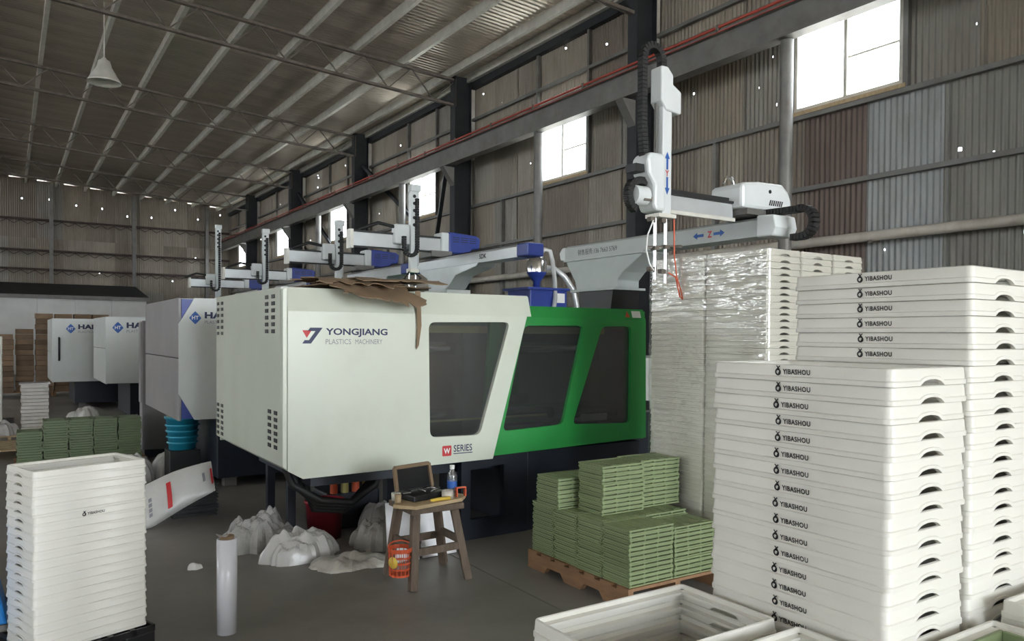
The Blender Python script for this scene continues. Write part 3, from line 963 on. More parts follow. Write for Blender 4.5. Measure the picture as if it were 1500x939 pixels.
# ------------------------------------------------------------------ white machines behind
def ht_logo(parent, o, k):
    """hexagonal emblem with letters, and the maker's name"""
    hexa = [(0, .06), (.03, .10), (.055, .125), (.08, .10), (.11, .06), (.08, .025), (.055, 0), (.03, .025)]
    lay(poly_mesh([[(a * k, b * k) for a, b in hexa]]), 'emblem', M['bluep'], parent, o, (1, 0, 0), (0, 0, 1))
    lay(text_mesh('HT', width=.062 * k, height=.036 * k, bold=.02), 'emblem_letters', M['whitep'], parent, Vector(o) + Vector((.024 * k, 0, .045 * k)), (1, 0, 0), (0, 0, 1), .004)
    lay(text_mesh('HAITIAN', width=.44 * k, height=.062 * k, bold=.05, spacing=1.05), 'maker_name', M['navyp'], parent, Vector(o) + Vector((.14 * k, 0, .058 * k)), (1, 0, 0), (0, 0, 1))
    lay(text_mesh('PLASTICS MACHINERY', width=.44 * k, height=.03 * k), 'maker_line', M['greyp'], parent, Vector(o) + Vector((.14 * k, 0, .008 * k)), (1, 0, 0), (0, 0, 1))


def white_machine(x0, yf, label, chamfer=True, zt=1.89, zb=.73, logo=(.09, 1.64, 1.0), handle=False, dep=2.1):
    t = thing('injection_machine', (x0, yf, 0), label, 'machine', 'white injection machines in the row')
    c = .14 if chamfer else .02
    cz = .25 if chamfer else .03
    plate('front_cover', [(0, zt - cz), (c, zt), (2.2, zt), (2.0, zb), (c, zb), (0, zb + cz)], [], 0, .03, M['mwhite'], t, bev=.004)
    MB().box(.03, 2.2, .032, .16, zb + .01, zt - .01).build('blue_frame', M['blue'], t)
    MB().box(.0, .028, .034, dep, zb - .01, zb + .58).build('end_panel_lower', M['mgrey' if chamfer else 'mwhite'], t, bev=.006)
    MB().box(.0, .028, .034, dep, zb + .59, zt - .0).build('end_panel_upper', M['mgrey' if chamfer else 'mwhite'], t, bev=.006)
    MB().box(.05, 2.2, .16, dep, zt - .03, zt).build('top_panel', M['mwhite'], t)
    MB().box(2.2, 3.4, .1, dep - .1, .7, 1.8).build('clamp_cover', M['green'], t, bev=.01)
    MB().box(.4, 5.4, .25, dep - .2, .1, .68).build('bed', M['navy'], t, bev=.01)
    for (a, b) in ((.55, .4), (.55, dep - .4), (2.6, .4), (2.6, dep - .4), (5.2, .4), (5.2, dep - .4)):
        MB().box(a - .06, a + .06, b - .06, b + .06, 0, .1).build('machine_foot', M['gsteel'], t)
    MB().box(3.45, 5.4, .5, dep - .5, .68, 1.35).build('injection_unit', M['mwhite'], t, bev=.02)
    if logo: ht_logo(t, (logo[0], 0, logo[1]), logo[2])
    if handle:
        MB().tube([(.12, 0, 1.45), (.12, -.05, 1.43), (.12, -.05, 1.02), (.12, 0, 1.0)], .02, 8).build('door_handle', M['black'], t)
    return t


white_machine(1.356, 7.8, 'white machine with chamfered cover right behind the cream one')
white_machine(2.3, 10.75, 'white machine mostly hidden behind the second one in the row', logo=None)
cbn = thing('control_cabinet', (1.4, 10.5, 0), 'narrow grey control cabinet peeking out behind second machine', 'cabinet')
MB().box(0, .6, 0, .22, .1, 1.71).build('cabinet_body', M['mgrey'], cbn, bev=.008)
MB().box(-.012, 0, .02, .20, .69, 1.69).build('cabinet_door', M['mgrey'], cbn, bev=.004)
MB().box(.03, .57, .02, .20, 0, .1).build('plinth', M['navy'], cbn)
white_machine(1.39, 14.6, 'fourth machine in the row, white with dusty end', False, 1.83, .70, (.10, 1.55, 1.55), dep=2.2)
white_machine(.76, 18.0, 'farthest white machine in the row with black door handle', False, 1.84, .56, (.24, 1.54, 1.55), True)

# blue hopper drier with loader on the second machine
hp = thing('hopper_loader', (6.2, 8.85, 1.35), 'blue bin with steel vacuum loader and clear hoses behind green cover', 'hopper')
MB().prism([(-.30, .85), (.32, .85), (.32, .55), (.12, .1), (-.12, .1), (-.30, .55)], 'y', -.28, .28).build('bin', M['blue'], hp, bev=.01)
MB().box(-.36, .34, -.32, .32, .83, .86).build('bin_lid', M['blue'], hp)
MB().box(-.15, .15, -.15, .15, 0, .12).build('throat', M['gsteel'], hp)
MB().lathe([(0, .86), (.05, .86), (.05, .96), (.10, 1.02), (.14, 1.08), (.14, 1.09)], (0, 0, 0), 18).build('loader_cone', M['blue'], hp)
MB().lathe([(.14, 1.09), (.14, 1.24), (.10, 1.29), (0, 1.30)], (0, 0, 0), 18).build('loader_body', M['chrome'], hp)
MB().tube([(-.06, 0, 1.28), (-.06, 0, 1.36)], .035, 10).build('motor_cap', M['chrome'], hp)
MB().tube([(.06, -.02, 1.28), (.06, -.02, 1.36), (.10, -.05, 1.41), (.17, -.08, 1.39), (.20, -.1, 1.25), (.17, -.2, .95), (.08, -.33, .72), (.05, -.33, .5)], .032, 10).build('clear_hose', M['hose'], hp)
MB().tube([(.14, 0, 1.16), (.30, 0, 1.16), (.45, -.05, 1.05), (.58, -.1, .85), (.64, -.1, .6), (.66, -.1, .35)], .04, 10).build('clear_hose', M['hose'], hp)
lay(poly_mesh([[(0, 0), (.14, 0), (.14, .13), (0, .13)]]), 'notice_sticker', M['whitep'], hp, (.14, -.28, .66), (1, 0, 0), (0, 0, 1), .003)


# ------------------------------------------------------------------ robots
def chain(path, w, m, name, parent, n=26, h=.045, side=(0, 1, 0)):
    path = [Vector(p) for p in path]
    seg = [(b - a).length for a, b in zip(path, path[1:])]; tot = sum(seg); mb = MB()

    def P(d):
        for a, b, s in zip(path, path[1:], seg):
            if d <= s: return a + (b - a) * d / s
            d -= s
        return path[-1]
    for k in range(n):
        a, b = P(tot * k / n), P(tot * (k + .86) / n)
        if (b - a).length < 1e-4: continue
        d = (b - a).normalized(); s = Vector(side); t_ = d.cross(s).normalized()
        mb.bar(a, b, h, w, up=side)
    return mb.build(name, m, parent)


def arc(c, r, a0, a1, n, ax=(1, 0, 0), az=(0, 0, 1)):
    c, ax, az = Vector(c), Vector(ax), Vector(az)
    return [c + ax * r * math.cos(R(a0 + (a1 - a0) * k / n)) + az * r * math.sin(R(a0 + (a1 - a0) * k / n)) for k in range(n + 1)]


def arrow(x, l, h, d):
    """flat arrow from x pointing d=+1/-1"""
    p = [(0, h * .3), (l * .6, h * .3), (l * .6, 0), (l, h / 2), (l * .6, h), (l * .6, h * .7), (0, h * .7)]
    return [(x + (a if d > 0 else l - a), b) for a, b in p]


BX = 4.64
rb = thing('picker_robot', (BX, 5.5, 1.8), 'large white picker robot with tall vertical arm and cable chains', 'robot')
RO = (BX, 5.5, 1.8)
def rbp(mb, name, m, parent=rb, bev=0.): return mb.build(name, M[m], parent, RO, bev)
rbp(MB().prism([(5.70, 1.965), (5.22, 1.965), (5.25, 1.79), (5.67, 1.79)], 'x', BX - .16, BX + .16), 'mounting_block', 'black')
ped = rbp(MB().prism([(5.95, 2.275), (4.85, 2.275), (4.90, 2.24), (5.12, 2.12), (5.20, 2.05), (5.20, 1.985), (5.78, 1.985), (5.80, 2.06), (5.92, 2.22)], 'x', BX - .13, BX + .13), 'pedestal', 'rgrey', bev=.008)
rbp(MB().box(BX - .18, BX + .18, 5.17, 5.81, 1.965, 1.985), 'pedestal_plate', 'rgrey')
rbp(MB().box(BX - .15, BX + .15, 4.85, 5.96, 2.262, 2.278), 'beam_plate', 'rgrey')
beam = rbp(MB().prism([(BX - .10, 2.28), (BX + .10, 2.28), (BX + .10, 2.40), (BX + .07, 2.42), (BX - .07, 2.42), (BX - .10, 2.40)], 'y', 3.70, 6.0), 'traverse_beam', 'rgrey')
rbp(MB().box(BX - .02, BX + .02, 3.75, 5.9, 2.42, 2.432), 'beam_track', 'black', beam)
rbp(MB().prism([(6.0, 2.28), (6.08, 2.29), (6.10, 2.36), (6.05, 2.41), (6.0, 2.41)], 'x', BX - .1, BX + .1), 'beam_end_cap', 'rwhite', beam, .01)
rbp(MB().prism([(3.70, 2.27), (3.56, 2.27), (3.53, 2.33), (3.55, 2.42), (3.70, 2.43)], 'x', BX - .12, BX + .12), 'beam_end_cap', 'rwhite', beam, .012)
lay(text_mesh('销售服务:136 7663 5769', width=.56, height=.055), 'service_text', M['print'], beam, Vector((BX - .10, 5.80, 2.315)) - Vector(RO), (0, -1, 0), (0, 0, 1))
lay(poly_mesh([arrow(0, .11, .055, -1), arrow(.21, .11, .055, 1)]), 'axis_arrows', M['bluep'], beam, Vector((BX - .10, 4.33, 2.315)) - Vector(RO), (0, -1, 0), (0, 0, 1))
lay(text_mesh('Z', width=.045, height=.05, bold=.03), 'axis_letter', M['redp'], beam, Vector((BX - .10, 4.18, 2.318)) - Vector(RO), (0, -1, 0), (0, 0, 1))
# carriage
KY = 3.87
rbp(MB().box(BX - .22, BX + .24, KY - .17, KY + .17, 2.435, 2.475), 'carriage_plate', 'gsteel')
rbp(MB().prism([(BX - .25, 2.48), (BX + .29, 2.48), (BX + .31, 2.56), (BX + .27, 2.64), (BX + .20, 2.69), (BX - .05, 2.685), (BX - .21, 2.665), (BX - .25, 2.65)], 'y', KY - .15, KY + .15), 'carriage_housing', 'rwhite', bev=.025)
for k in range(7):
    rbp(MB().prism([(BX + .04 + .022 * k, 2.52), (BX + .05 + .022 * k, 2.52), (BX + .065 + .022 * k, 2.56), (BX + .055 + .022 * k, 2.56)], 'y', KY - .154, KY - .149), 'vent_slot', 'black')
rbp(MB().tube([(BX + .05, KY - .155, 2.62), (BX + .05, KY - .149, 2.62)], .014, 10), 'socket', 'black')
rbp(MB().tube(arc((BX - .22, KY, 2.67), .05, 0, 180, 8), .012, 8), 'silver_conduit', 'chrome')
# kick beam
kb = rbp(MB().box(3.74, BX - .24, KY - .06, KY + .03, 2.405, 2.515), 'kick_beam', 'silver', bev=.006)
rbp(MB().box(3.74, BX - .24, KY - .075, KY - .02, 2.515, 2.53), 'rail', 'black', kb)
rbp(MB().box(3.74, BX - .24, KY - .08, KY - .058, 2.385, 2.41), 'rail', 'galv', kb)
rbp(MB().box(3.76, BX - .2, KY - .03, KY + .03, 2.54, 2.562), 'hose_bundle', 'rubber', kb)
# vertical arm
AX = 3.70
arm = rbp(MB().box(AX - .042, AX + .042, KY - .10, KY - .02, 2.37, 3.20), 'vertical_arm', 'rwhite', bev=.006)
rbp(MB().box(AX - .065, AX - .05, KY - .06, KY - .04, 2.6, 3.2), 'guide_rod', 'gsteel', arm)
rbp(MB().prism([(AX - .07, 3.35), (AX - .07, 3.12), (AX - .02, 3.06), (AX + .115, 3.05), (AX + .115, 3.20), (AX + .04, 3.24), (AX + .04, 3.30), (AX - .01, 3.35)], 'y', KY - .115, KY - .005), 'arm_cap', 'rwhite', bev=.012)
lay(poly_mesh([[(b, a) for a, b in arrow(.17, .12, .045, 1)], [(b, a) for a, b in arrow(0, .12, .045, -1)]][0:2]), 'axis_arrows', M['bluep'], arm, Vector((AX - .022, KY - .10, 2.50)) - Vector(RO), (1, 0, 0), (0, 0, 1))
lay(text_mesh('Y', width=.035, height=.042, bold=.03), 'axis_letter', M['redp'], arm, Vector((AX - .018, KY - .10, 2.624)) - Vector(RO), (1, 0, 0), (0, 0, 1))
rbp(MB().prism([(AX - .045, 2.38), (AX - .13, 2.38), (AX - .15, 2.42), (AX - .145, 2.55), (AX - .20, 2.62), (AX - .21, 2.72), (AX - .18, 2.76), (AX - .06, 2.76), (AX - .045, 2.74)], 'y', KY - .14, KY + .02), 'arm_drive_cover', 'rwhite', bev=.02)
rbp(MB().tube([(AX - .16, KY - .06, 2.48), (AX - .27, KY - .06, 2.48)], .065, 16), 'drive_motor', 'rwhite')
rbp(MB().box(AX - .28, AX - .15, KY - .1, KY - .0, 2.63, 2.68), 'connector_block', 'black')
rbp(MB().box(AX - .22, AX - .14, KY - .12, KY - .02, 2.44, 2.47), 'bracket', 'rust')
chain(arc((AX - .21, KY - .06, 2.48), .10, 60, 250, 12), .05, M['rubber'], 'cable_chain', rb)
chain([(AX - .17, KY - .06, 2.74), (AX - .19, KY - .06, 2.95), (AX - .19, KY - .06, 3.36)] + arc((AX - .105, KY - .06, 3.40), .085, 180, 0, 10) + [(AX - .02, KY - .06, 3.33)], .05, M['rubber'], 'cable_chain', rb, 38)
for o in rb.children:
    if o.name.startswith('cable_chain'):
        for v in o.data.vertices: v.co -= Vector(RO)
ch = chain([(BX + .02, 3.75, 2.46), (BX + .02, 3.45, 2.455)] + arc((BX + .02, 3.42, 2.36), .10, 90, -90, 10, (0, -1, 0)) + [(BX + .02, 3.50, 2.26)], .07, M['rubber'], 'cable_chain', rb, 26, side=(1, 0, 0))
for v in ch.data.vertices: v.co -= Vector(RO)
# gripper
gr = rbp(MB().box(AX - .10, AX + .06, KY - .13, KY - .0, 2.345, 2.37), 'gripper_plate', 'galv')
rbp(MB().tube([(AX - .085, KY - .08, 2.35), (AX - .085, KY - .08, 1.93)], .013, 8), 'gripper_rod', 'chrome', gr)
rbp(MB().tube([(AX + .012, KY - .08, 2.35), (AX + .012, KY - .08, 1.91)], .013, 8), 'gripper_rod', 'chrome', gr)
rbp(MB().tube([(AX - .16, KY - .08, 2.14), (AX + .16, KY - .08, 2.17)], .01, 8), 'gripper_crossbar', 'chrome', gr)
for (x, z) in ((AX - .085, 2.14), (AX + .012, 2.155), (AX - .12, 2.0), (AX - .02, 1.99), (AX - .12, 2.33), (AX - .02, 2.33)):
    rbp(MB().box(x - .02, x + .02, KY - .1, KY - .06, z - .014, z + .014), 'clamp', 'rust', gr)
rbp(MB().tube([(AX - .12, KY - .1, 2.32), (AX - .17, KY - .1, 2.22), (AX - .18, KY - .1, 2.12), (AX - .15, KY - .1, 2.03), (AX - .11, KY - .1, 1.99)], .005, 6), 'white_air_line', 'whitep', gr)
rbp(MB().tube([(AX + .05, KY - .12, 2.34), (AX + .055, KY - .12, 2.1), (AX + .06, KY - .14, 1.95), (AX + .08, KY - .16, 1.86), (AX + .085, KY - .17, 1.80), (AX + .07, KY - .16, 1.82), (AX + .05, KY - .14, 1.95), (AX - .0, KY - .12, 1.98)], .005, 6), 'red_air_line', 'orange', gr)


def blue_robot(yk, armx, top, label, y0=-2.27, y1=.35, x=4.7, z=2.40, white=False, kx0=-1.17, mark=False):
    t = thing('picker_robot', (x, yk, 1.85), label, 'robot', 'picker robots with blue motors')
    z -= 1.85
    ped_ = MB().prism([(.25, z), (-1.3, z), (-1.25, z - .04), (-.75, z - .12), (-.55, z - .27), (-.05, z - .30), (.0, z - .12), (.2, z - .04)], 'x', -.13, .13).build('pedestal', M['silver'], t, bev=.008)
    MB().box(-.17, .17, -.6, 0, 0, z - .28).build('mounting_block', M['mwhite'], t)
    b_ = MB().prism([(-.10, z), (.10, z), (.10, z + .11), (.06, z + .14), (-.06, z + .14), (-.10, z + .11)], 'y', y0 + .2, y1).build('traverse_beam', M['silver'], t)
    MB().box(-.11, .11, y0, y0 + .21, z + .0, z + .14).build('beam_end_cap', M['blue'], t, bev=.015)
    MB().box(-.03, .03, y0 + .3, y1 - .1, z + .14, z + .16).build('beam_track', M['black'], b_)
    if mark: lay(text_mesh('SDK', width=.16, height=.055, bold=.03), 'maker_name', M['print'], b_, (-.10, y0 + 1.0, z + .04), (0, -1, 0), (0, 0, 1))
    z2 = z + .24
    MB().box(-.15, .15, -.16, .16, z + .165, z2).build('carriage_plate', M['gsteel'], t)
    k_ = MB().box(kx0, .05, -.07, .05, z2, z2 + .17).build('kick_beam', M['silver'], t, bev=.006)
    MB().box(kx0, .05, -.085, -.05, z2 + .17, z2 + .19).build('rail', M['black'], k_)
    MB().box(kx0, .05, -.09, -.068, z2 - .02, z2).build('rail', M['black'], k_)
    MB().box(kx0 - .04, kx0, -.08, .06, z2 - .03, z2 + .20).build('beam_stop', M['galv'], k_)
    h_ = MB().prism([(.12, z2 + .25), (.12, z2 - .02), (.42, z2 - .02), (.47, z2 + .05), (.58, z2 + .06), (.60, z2 + .20), (.54, z2 + .235), (.14, z2 + .26)], 'y', -.13, .13).build('motor_housing', M['blue'], t, bev=.03)
    MB().box(.02, .13, -.12, .12, z2 + .0, z2 + .25).build('housing_end', M['rwhite'], h_, bev=.02)
    for r_ in range(3):
        for c_ in range(3):
            MB().box(.17 + .13 * c_, .27 + .13 * c_, -.134, -.128, z2 + .13 + .028 * r_, z2 + .138 + .028 * r_).build('vent_slot', M['black'], h_)
    ax = armx - x; tz = top - 1.85
    a_ = MB().box(ax - .045, ax + .045, -.17, -.09, z2 - .25, tz).build('vertical_arm', M['rwhite'], t, bev=.006)
    MB().box(ax + .045, ax + .075, -.15, -.1, z2 - .2, tz - .05).build('arm_rail', M['silver'], a_)
    for q in range(5):
        MB().tube([(ax, -.175, tz - .12 - .09 * q), (ax, -.169, tz - .12 - .09 * q)], .022, 10).build('arm_hole', M['black'], a_)
    MB().box(ax - .05, ax + .09, -.18, -.08, tz - .06, tz + .03).build('arm_cap', M['rwhite'], a_, bev=.01)
    c_ = chain([(ax + .03, -.19, tz - .15), (ax + .03, -.19, z2 + .02)] + arc((ax - .06, -.19, z2), .09, 0, -180, 10) + [(ax - .15, -.19, z2 + .15)], .05, M['rubber'], 'cable_chain', t, 34)
    MB().box(ax - .25, ax - .05, -.16, -.02, z2 + .05, z2 + .30).build('arm_drive_cover', M['rwhite'], t, bev=.02)
    MB().tube([(ax - .2, -.1, z2 + .26), (ax - .45, -.08, z2 + .30), (ax - .7, -.05, z2 + .20)], .022, 8).build('cable', M['rubber'], t)
    MB().box(ax - .06, ax + .06, -.19, -.07, z2 - .30, z2 - .25).build('gripper_plate', M['galv'], t)
    for q in (-.05, .04):
        MB().tube([(ax + q, -.13, z2 - .3), (ax + q, -.13, z2 - .5)], .012, 6).build('gripper_rod', M['chrome'], t)
    MB().tube([(ax - .05, -.15, z2 - .28), (ax - .12, -.15, z2 - .38), (ax + .02, -.16, z2 - .46), (ax + .1, -.15, z2 - .36), (ax + .02, -.15, z2 - .3)], .012, 6).build('hose_loop', M['rubber'], t)
    return t


blue_robot(9.0, 4.30, 3.42, 'blue-capped picker robot nearest behind the cream machine', mark=True)
blue_robot(11.55, 4.27, 3.28, 'blue-capped picker robot, second behind the cream machine', y0=-1.9)
blue_robot(15.6, 4.27, 3.60, 'blue-capped picker robot, third behind the cream machine', y0=-1.9)
blue_robot(18.9, 4.1, 4.05, 'farthest picker robot in the row with tall white arm', y0=-1.9)

# ------------------------------------------------------------------ wooden stool and the things on it
st = thing('wooden_stool', (2.22, 4.40, 0), 'old brown wooden stool in front of the cream machine', 'stool')
MB().box(-.17, .20, -.17, .17, .455, .495).build('seat', M['wood'], st, bev=.008)
TOP = [(-.12, -.12), (.15, -.12), (.15, .12), (-.12, .12)]
FEET = [(-.17, -.19), (.24, -.15), (.26, .22), (-.16, .20)]
for (a, b), (c, d) in zip(TOP, FEET):
    MB().bar((a, b, .46), (c, d, 0), .052, .05).build('leg', M['wood'], st, bev=.006)
def lg(i, z):
    (a, b), (c, d) = TOP[i], FEET[i]; t = 1 - z / .46
    return (a + (c - a) * t, b + (d - b) * t, z)
for i, z in ((0, .22), (1, .25), (2, .22), (3, .25)):
    MB().bar(lg(i, z), lg((i + 1) % 4, z), .022, .045).build('stretcher', M['wood'], st)
bd = MB().prism([(-.26, -.10), (-.16, -.21), (.20, -.14), (.27, -.06), (.20, .16), (-.10, .14)], 'z', .496, .518).build('wooden_board', M['plank'], None, (-0, 0, 0), .003)
bd.location = (2.22, 4.40, 0)
tag(bd, 'pale wooden board lying on the old stool', 'board')
cs = thing('tool_case', (2.20, 4.42, .519), 'open black tool case with tape-patched lid on the stool', 'tool case', rz=R(14))
MB().box(-.13, .15, -.10, .06, 0, .035).build('case_base', M['black'], cs, bev=.006)
lid = MB().prism([(-.15, .05), (.14, .05), (.11, .20), (-.17, .20)], 'y', .05, .062).build('case_lid', M['black'], cs)
mb = MB()
for p, q in (((-.15, .045, .05), (-.17, .045, .20)), ((-.17, .045, .20), (.11, .045, .20)), ((.11, .045, .20), (.14, .045, .05))):
    mb.bar(p, q, .02, .02)
mb.build('tape_edging', M['card'], lid)
rr = random.Random(5)
for k in range(14):
    x, y = rr.uniform(-.11, .12), rr.uniform(-.09, .03); a = rr.uniform(0, 3.1)
    MB().tube([(x, y, .045), (x + .05 * math.cos(a), y + .03 * math.sin(a), .05)], .005, 6).build('tool_bit', M['chrome' if k % 3 else 'black'], cs)
bt = thing('water_bottle', (2.40, 4.36, .519), 'clear plastic water bottle with white cap on the stool', 'bottle')
MB().lathe([(0, 0), (.030, 0), (.032, .01), (.032, .12), (.030, .135), (.014, .165), (.013, .175)], (0, 0, 0), 18).build('bottle_body', M['water'], bt)
MB().lathe([(.016, .172), (.016, .195), (0, .196)], (0, 0, 0), 14).build('cap', M['whitep'], bt)
MB().lathe([(.0325, .05), (.0325, .095)], (0, 0, 0), 18).build('bottle_label', M['bluep'], bt)
tr = MB().lathe([(.018, 0), (.038, 0), (.038, .05), (.018, .05), (.018, 0)], (0, 0, 0), 18).build('tape_roll', M['pipe'])
tr.location = (2.335, 4.30, .519); tag(tr, 'beige tape roll beside the water bottle', 'tape roll')
of = thing('orange_frame', (2.43, 4.30, .519), 'small orange-red open frame at the stool edge', 'frame')
for q in ((-.035, -.028, 0, .055), (.028, .035, 0, .055)):
    MB().box(q[0], q[1], -.012, .012, q[2], q[3]).build('side', M['orange'], of)
MB().box(-.035, .035, -.012, .012, .055, .062).build('top', M['orange'], of)
gl = MB().tube([(2.20, 4.27, .523), (2.24, 4.25, .53), (2.29, 4.27, .526), (2.33, 4.25, .53)], .011, 8).build('yellow_rag', M['yellow'])
tag(gl, 'crumpled yellow rag on the front of the stool board', 'rag')
cu = MB().lathe([(0, 0), (.02, 0), (.022, .05), (.019, .05), (.017, .006), (0, .006)], (0, 0, 0), 14).build('wooden_cup', M['plank'])
cu.location = (2.01, 4.34, .519); tag(cu, 'small wooden cup at the left end of the board', 'cup')
cu = MB().lathe([(0, 0), (.028, 0), (.03, .045), (.027, .045), (.025, .005), (0, .005)], (0, 0, 0), 14).build('grey_cup', M['galv'])
cu.location = (2.035, 4.42, .519); tag(cu, 'grey metal cup beside the tool case', 'cup')
# orange basket hanging at the stool
ob = thing('hanging_basket', (2.0, 4.28, .09), 'orange perforated plastic basket hanging on the stool leg', 'basket', rz=R(-20))
mb = MB()
for k in range(16):
    a, b = 2 * math.pi * k / 16, 2 * math.pi * (k + 1) / 16
    for z0, z1 in ((0, .012), (.04, .05), (.075, .085), (.11, .12), (.145, .17)):
        r0, r1 = .065 + .2 * z0 * .2, .065 + .2 * z1 * .2
        mb.add([(r0 * math.cos(a), r0 * math.sin(a), z0), (r0 * math.cos(b), r0 * math.sin(b), z0), (r1 * math.cos(b), r1 * math.sin(b), z1), (r1 * math.cos(a), r1 * math.sin(a), z1)], [(0, 1, 2, 3)])
    mb.bar((.065 * math.cos(a), .065 * math.sin(a), 0), (.072 * math.cos(a), .072 * math.sin(a), .17), .009, .004)
mb.lathe([(0, .001), (.066, .001)], (0, 0, 0), 16)
mb.build('basket_body', M['orange'], ob)
MB().tube([Vector((.072 * math.cos(R(a)), .072 * math.sin(R(a)), .172 + .02 * math.sin(R(a)))) for a in range(0, 181, 18)], .005, 6).build('basket_handle', M['orange'], ob)
MB().lathe([(0, 0), (.034, .0), (.036, .004), (0, .006)], (0, 0, 0), 18).build('yellow_sticker', M['yellow'], ob).matrix_local = Matrix.Translation((-.05, -.052, .09)) @ Matrix.Rotation(R(-135), 4, 'Z') @ Matrix.Rotation(R(-90), 4, 'Y')

# ------------------------------------------------------------------ floor things near the machine
for i, (x, y, w, lab) in enumerate(((2.27, 4.80, .22, 'white foam board leaning left behind the stool'), (2.545, 4.80, .27, 'white foam board leaning right behind the stool'))):
    o = MB().box(-w / 2, w / 2, -.012, .012, 0, .40).build('foam_board', M['foam'], None, bev=.004)
    o.location = (x, y, 0.003); o.rotation_euler = (R(-12), 0, R(-8 + 10 * i)); tag(o, lab, 'board')
bk = thing('red_bucket', (2.03, 5.70, 0), 'dark red plastic bucket under the cream machine', 'bucket')
MB().lathe([(0, .004), (.12, .004), (.122, 0), (.145, .29), (.155, .29), (.155, .275), (.148, .27), (.14, .28), (.117, .012), (0, .012)], (0, 0, 0), 24).build('bucket_body', M['rbucket'], bk)
MB().tube(arc((0, -.155, .27), .05, 180, 360, 8), .005, 6).build('bucket_handle', M['rbucket'], bk)


def heap(name, c, rx, ry, h, m, label, cat, seed, n=56, rough=.35, freq=5., rz=0., fold=.03):
    vs = []; rings = 26
    rq = random.Random(seed)
    creases = []
    for i in range(9):
        a = rq.uniform(0, 3.14); creases.append((math.cos(a), math.sin(a), rq.uniform(4, 16), rq.uniform(0, 9)))
    for j in range(rings + 1):
        t = j / rings
        for k in range(n):
            a = 2 * math.pi * k / n
            rad = t * (1 + .36 * noise.noise(Vector((math.cos(a) * 1.5, math.sin(a) * 1.5, seed))) + .16 * noise.noise(Vector((math.cos(a) * 5, math.sin(a) * 5, seed))))
            x, y = rad * math.cos(a) * rx, rad * math.sin(a) * ry
            e = max(0, 1 - t ** 3.5) ** .55
            z = h * e * (.85 + .5 * rough * noise.noise(Vector((x * freq * .8, y * freq * .8, seed + 3))))
            for (ca, sa, fq, ph) in creases:
                q = (x * ca + y * sa) * fq + ph + .35 * noise.noise(Vector((x * 5, y * 5, ph)))
                z += fold * e * 1.25 * (abs(q % 1 - .5) * 2 - .5) * 3.2 / fq
            vs.append((x, y, max(.002, z)))
    fs = [(j * n + k, j * n + (k + 1) % n, (j + 1) * n + (k + 1) % n, (j + 1) * n + k) for j in range(rings) for k in range(n)]
    b0 = len(vs)
    vs += [(v[0] * .98, v[1] * .98, 0) for v in vs[rings * n:(rings + 1) * n]]
    fs += [(rings * n + k, rings * n + (k + 1) % n, b0 + (k + 1) % n, b0 + k) for k in range(n)] + [tuple(range(b0, b0 + n))]
    o = MB().add(vs, fs, True).build(name, m)
    o.data.set_sharp_from_angle(angle=R(14))
    o.location = c; o.rotation_euler = (0, 0, rz)
    return tag(o, label, cat)


heap('plastic_film_heap', (1.56, 5.72, 0), .28, .24, .24, M['bagc'], 'heap of crumpled clear film left of the red bucket', 'plastic film', 1, rough=.5, freq=5, fold=.06)
heap('plastic_bag', (1.70, 5.26, 0), .27, .17, .19, M['bagw'], 'crumpled milky plastic bag in front of the clear film heap', 'plastic bag', 2, rough=.6, fold=.05)
heap('grey_rag', (2.33, 5.30, 0), .24, .20, .20, M['cloth'], 'dirty grey cloth heap right of the red bucket', 'cloth', 3, rough=.6, fold=.05)
heap('flattened_sack', (1.95, 4.93, 0), .30, .19, .06, M['bagflat'], 'dirty flattened white sack on the floor left of the stool', 'sack', 4, rough=.7, freq=6, rz=R(-12), fold=.02)
heap('plastic_bag', (2.50, 5.72, 0), .18, .16, .22, M['bagw'], 'grey plastic bundle behind the foam boards', 'plastic bag', 6)
heap('plastic_bag', (1.50, 9.05, 0), .22, .2, .30, M['bagw'], 'white plastic bag beside the turquoise basket', 'plastic bag', 11, rough=.6)
heap('plastic_bag', (1.08, 8.9, 0), .22, .2, .34, M['bagw'], 'large pale plastic bag left of the turquoise basket', 'plastic bag', 12, rough=.6)
heap('plastic_film_heap', (.86, 8.4, 0), .16, .18, .30, M['bagc'], 'clear crumpled film behind the left tray stack', 'plastic film', 13, rough=.7)
heap('plastic_bag', (.92, 12.6, 0), .26, .24, .55, M['bagw'], 'pale bag slumped under the far white machine', 'plastic bag', 14, rough=.4)

# hoses and pump under the machine
ps = thing('pump_unit', (2.15, 5.85, 0), 'dark pump with orange castings under the cream machine', 'pump')
MB().box(-.05, .40, .0, .35, 0, .30).build('pump_base', M['navy'], ps, bev=.02)
for k in range(4):
    MB().tube([(.0 + .09 * k, -.02, .30), (.0 + .09 * k, -.02, .50)], .03, 10).build('orange_valve', M['brass' if k % 2 else 'orange'], ps)
MB().tube([(-.05, .1, .44), (.45, .1, .44)], .08, 12).build('motor', M['black'], ps)
for k in range(4):
    o = MB().tube([(1.62 + .05 * k, 5.35 + .05 * k, .62), (1.66 + .05 * k, 5.32 + .04 * k, .50 - .03 * k), (1.85, 5.28 + .05 * k, .38 - .03 * k), (2.08, 5.28 + .05 * k, .34 - .03 * k), (2.28, 5.32 + .04 * k, .44), (2.36, 5.4, .62)], .026, 10).build('hydraulic_hose', M['rubber'])
    tag(o, 'black hydraulic hose sagging under the cream machine, %s of four' % ['front', 'second', 'third', 'rear'][k], 'hose', 'black hoses under the machine')

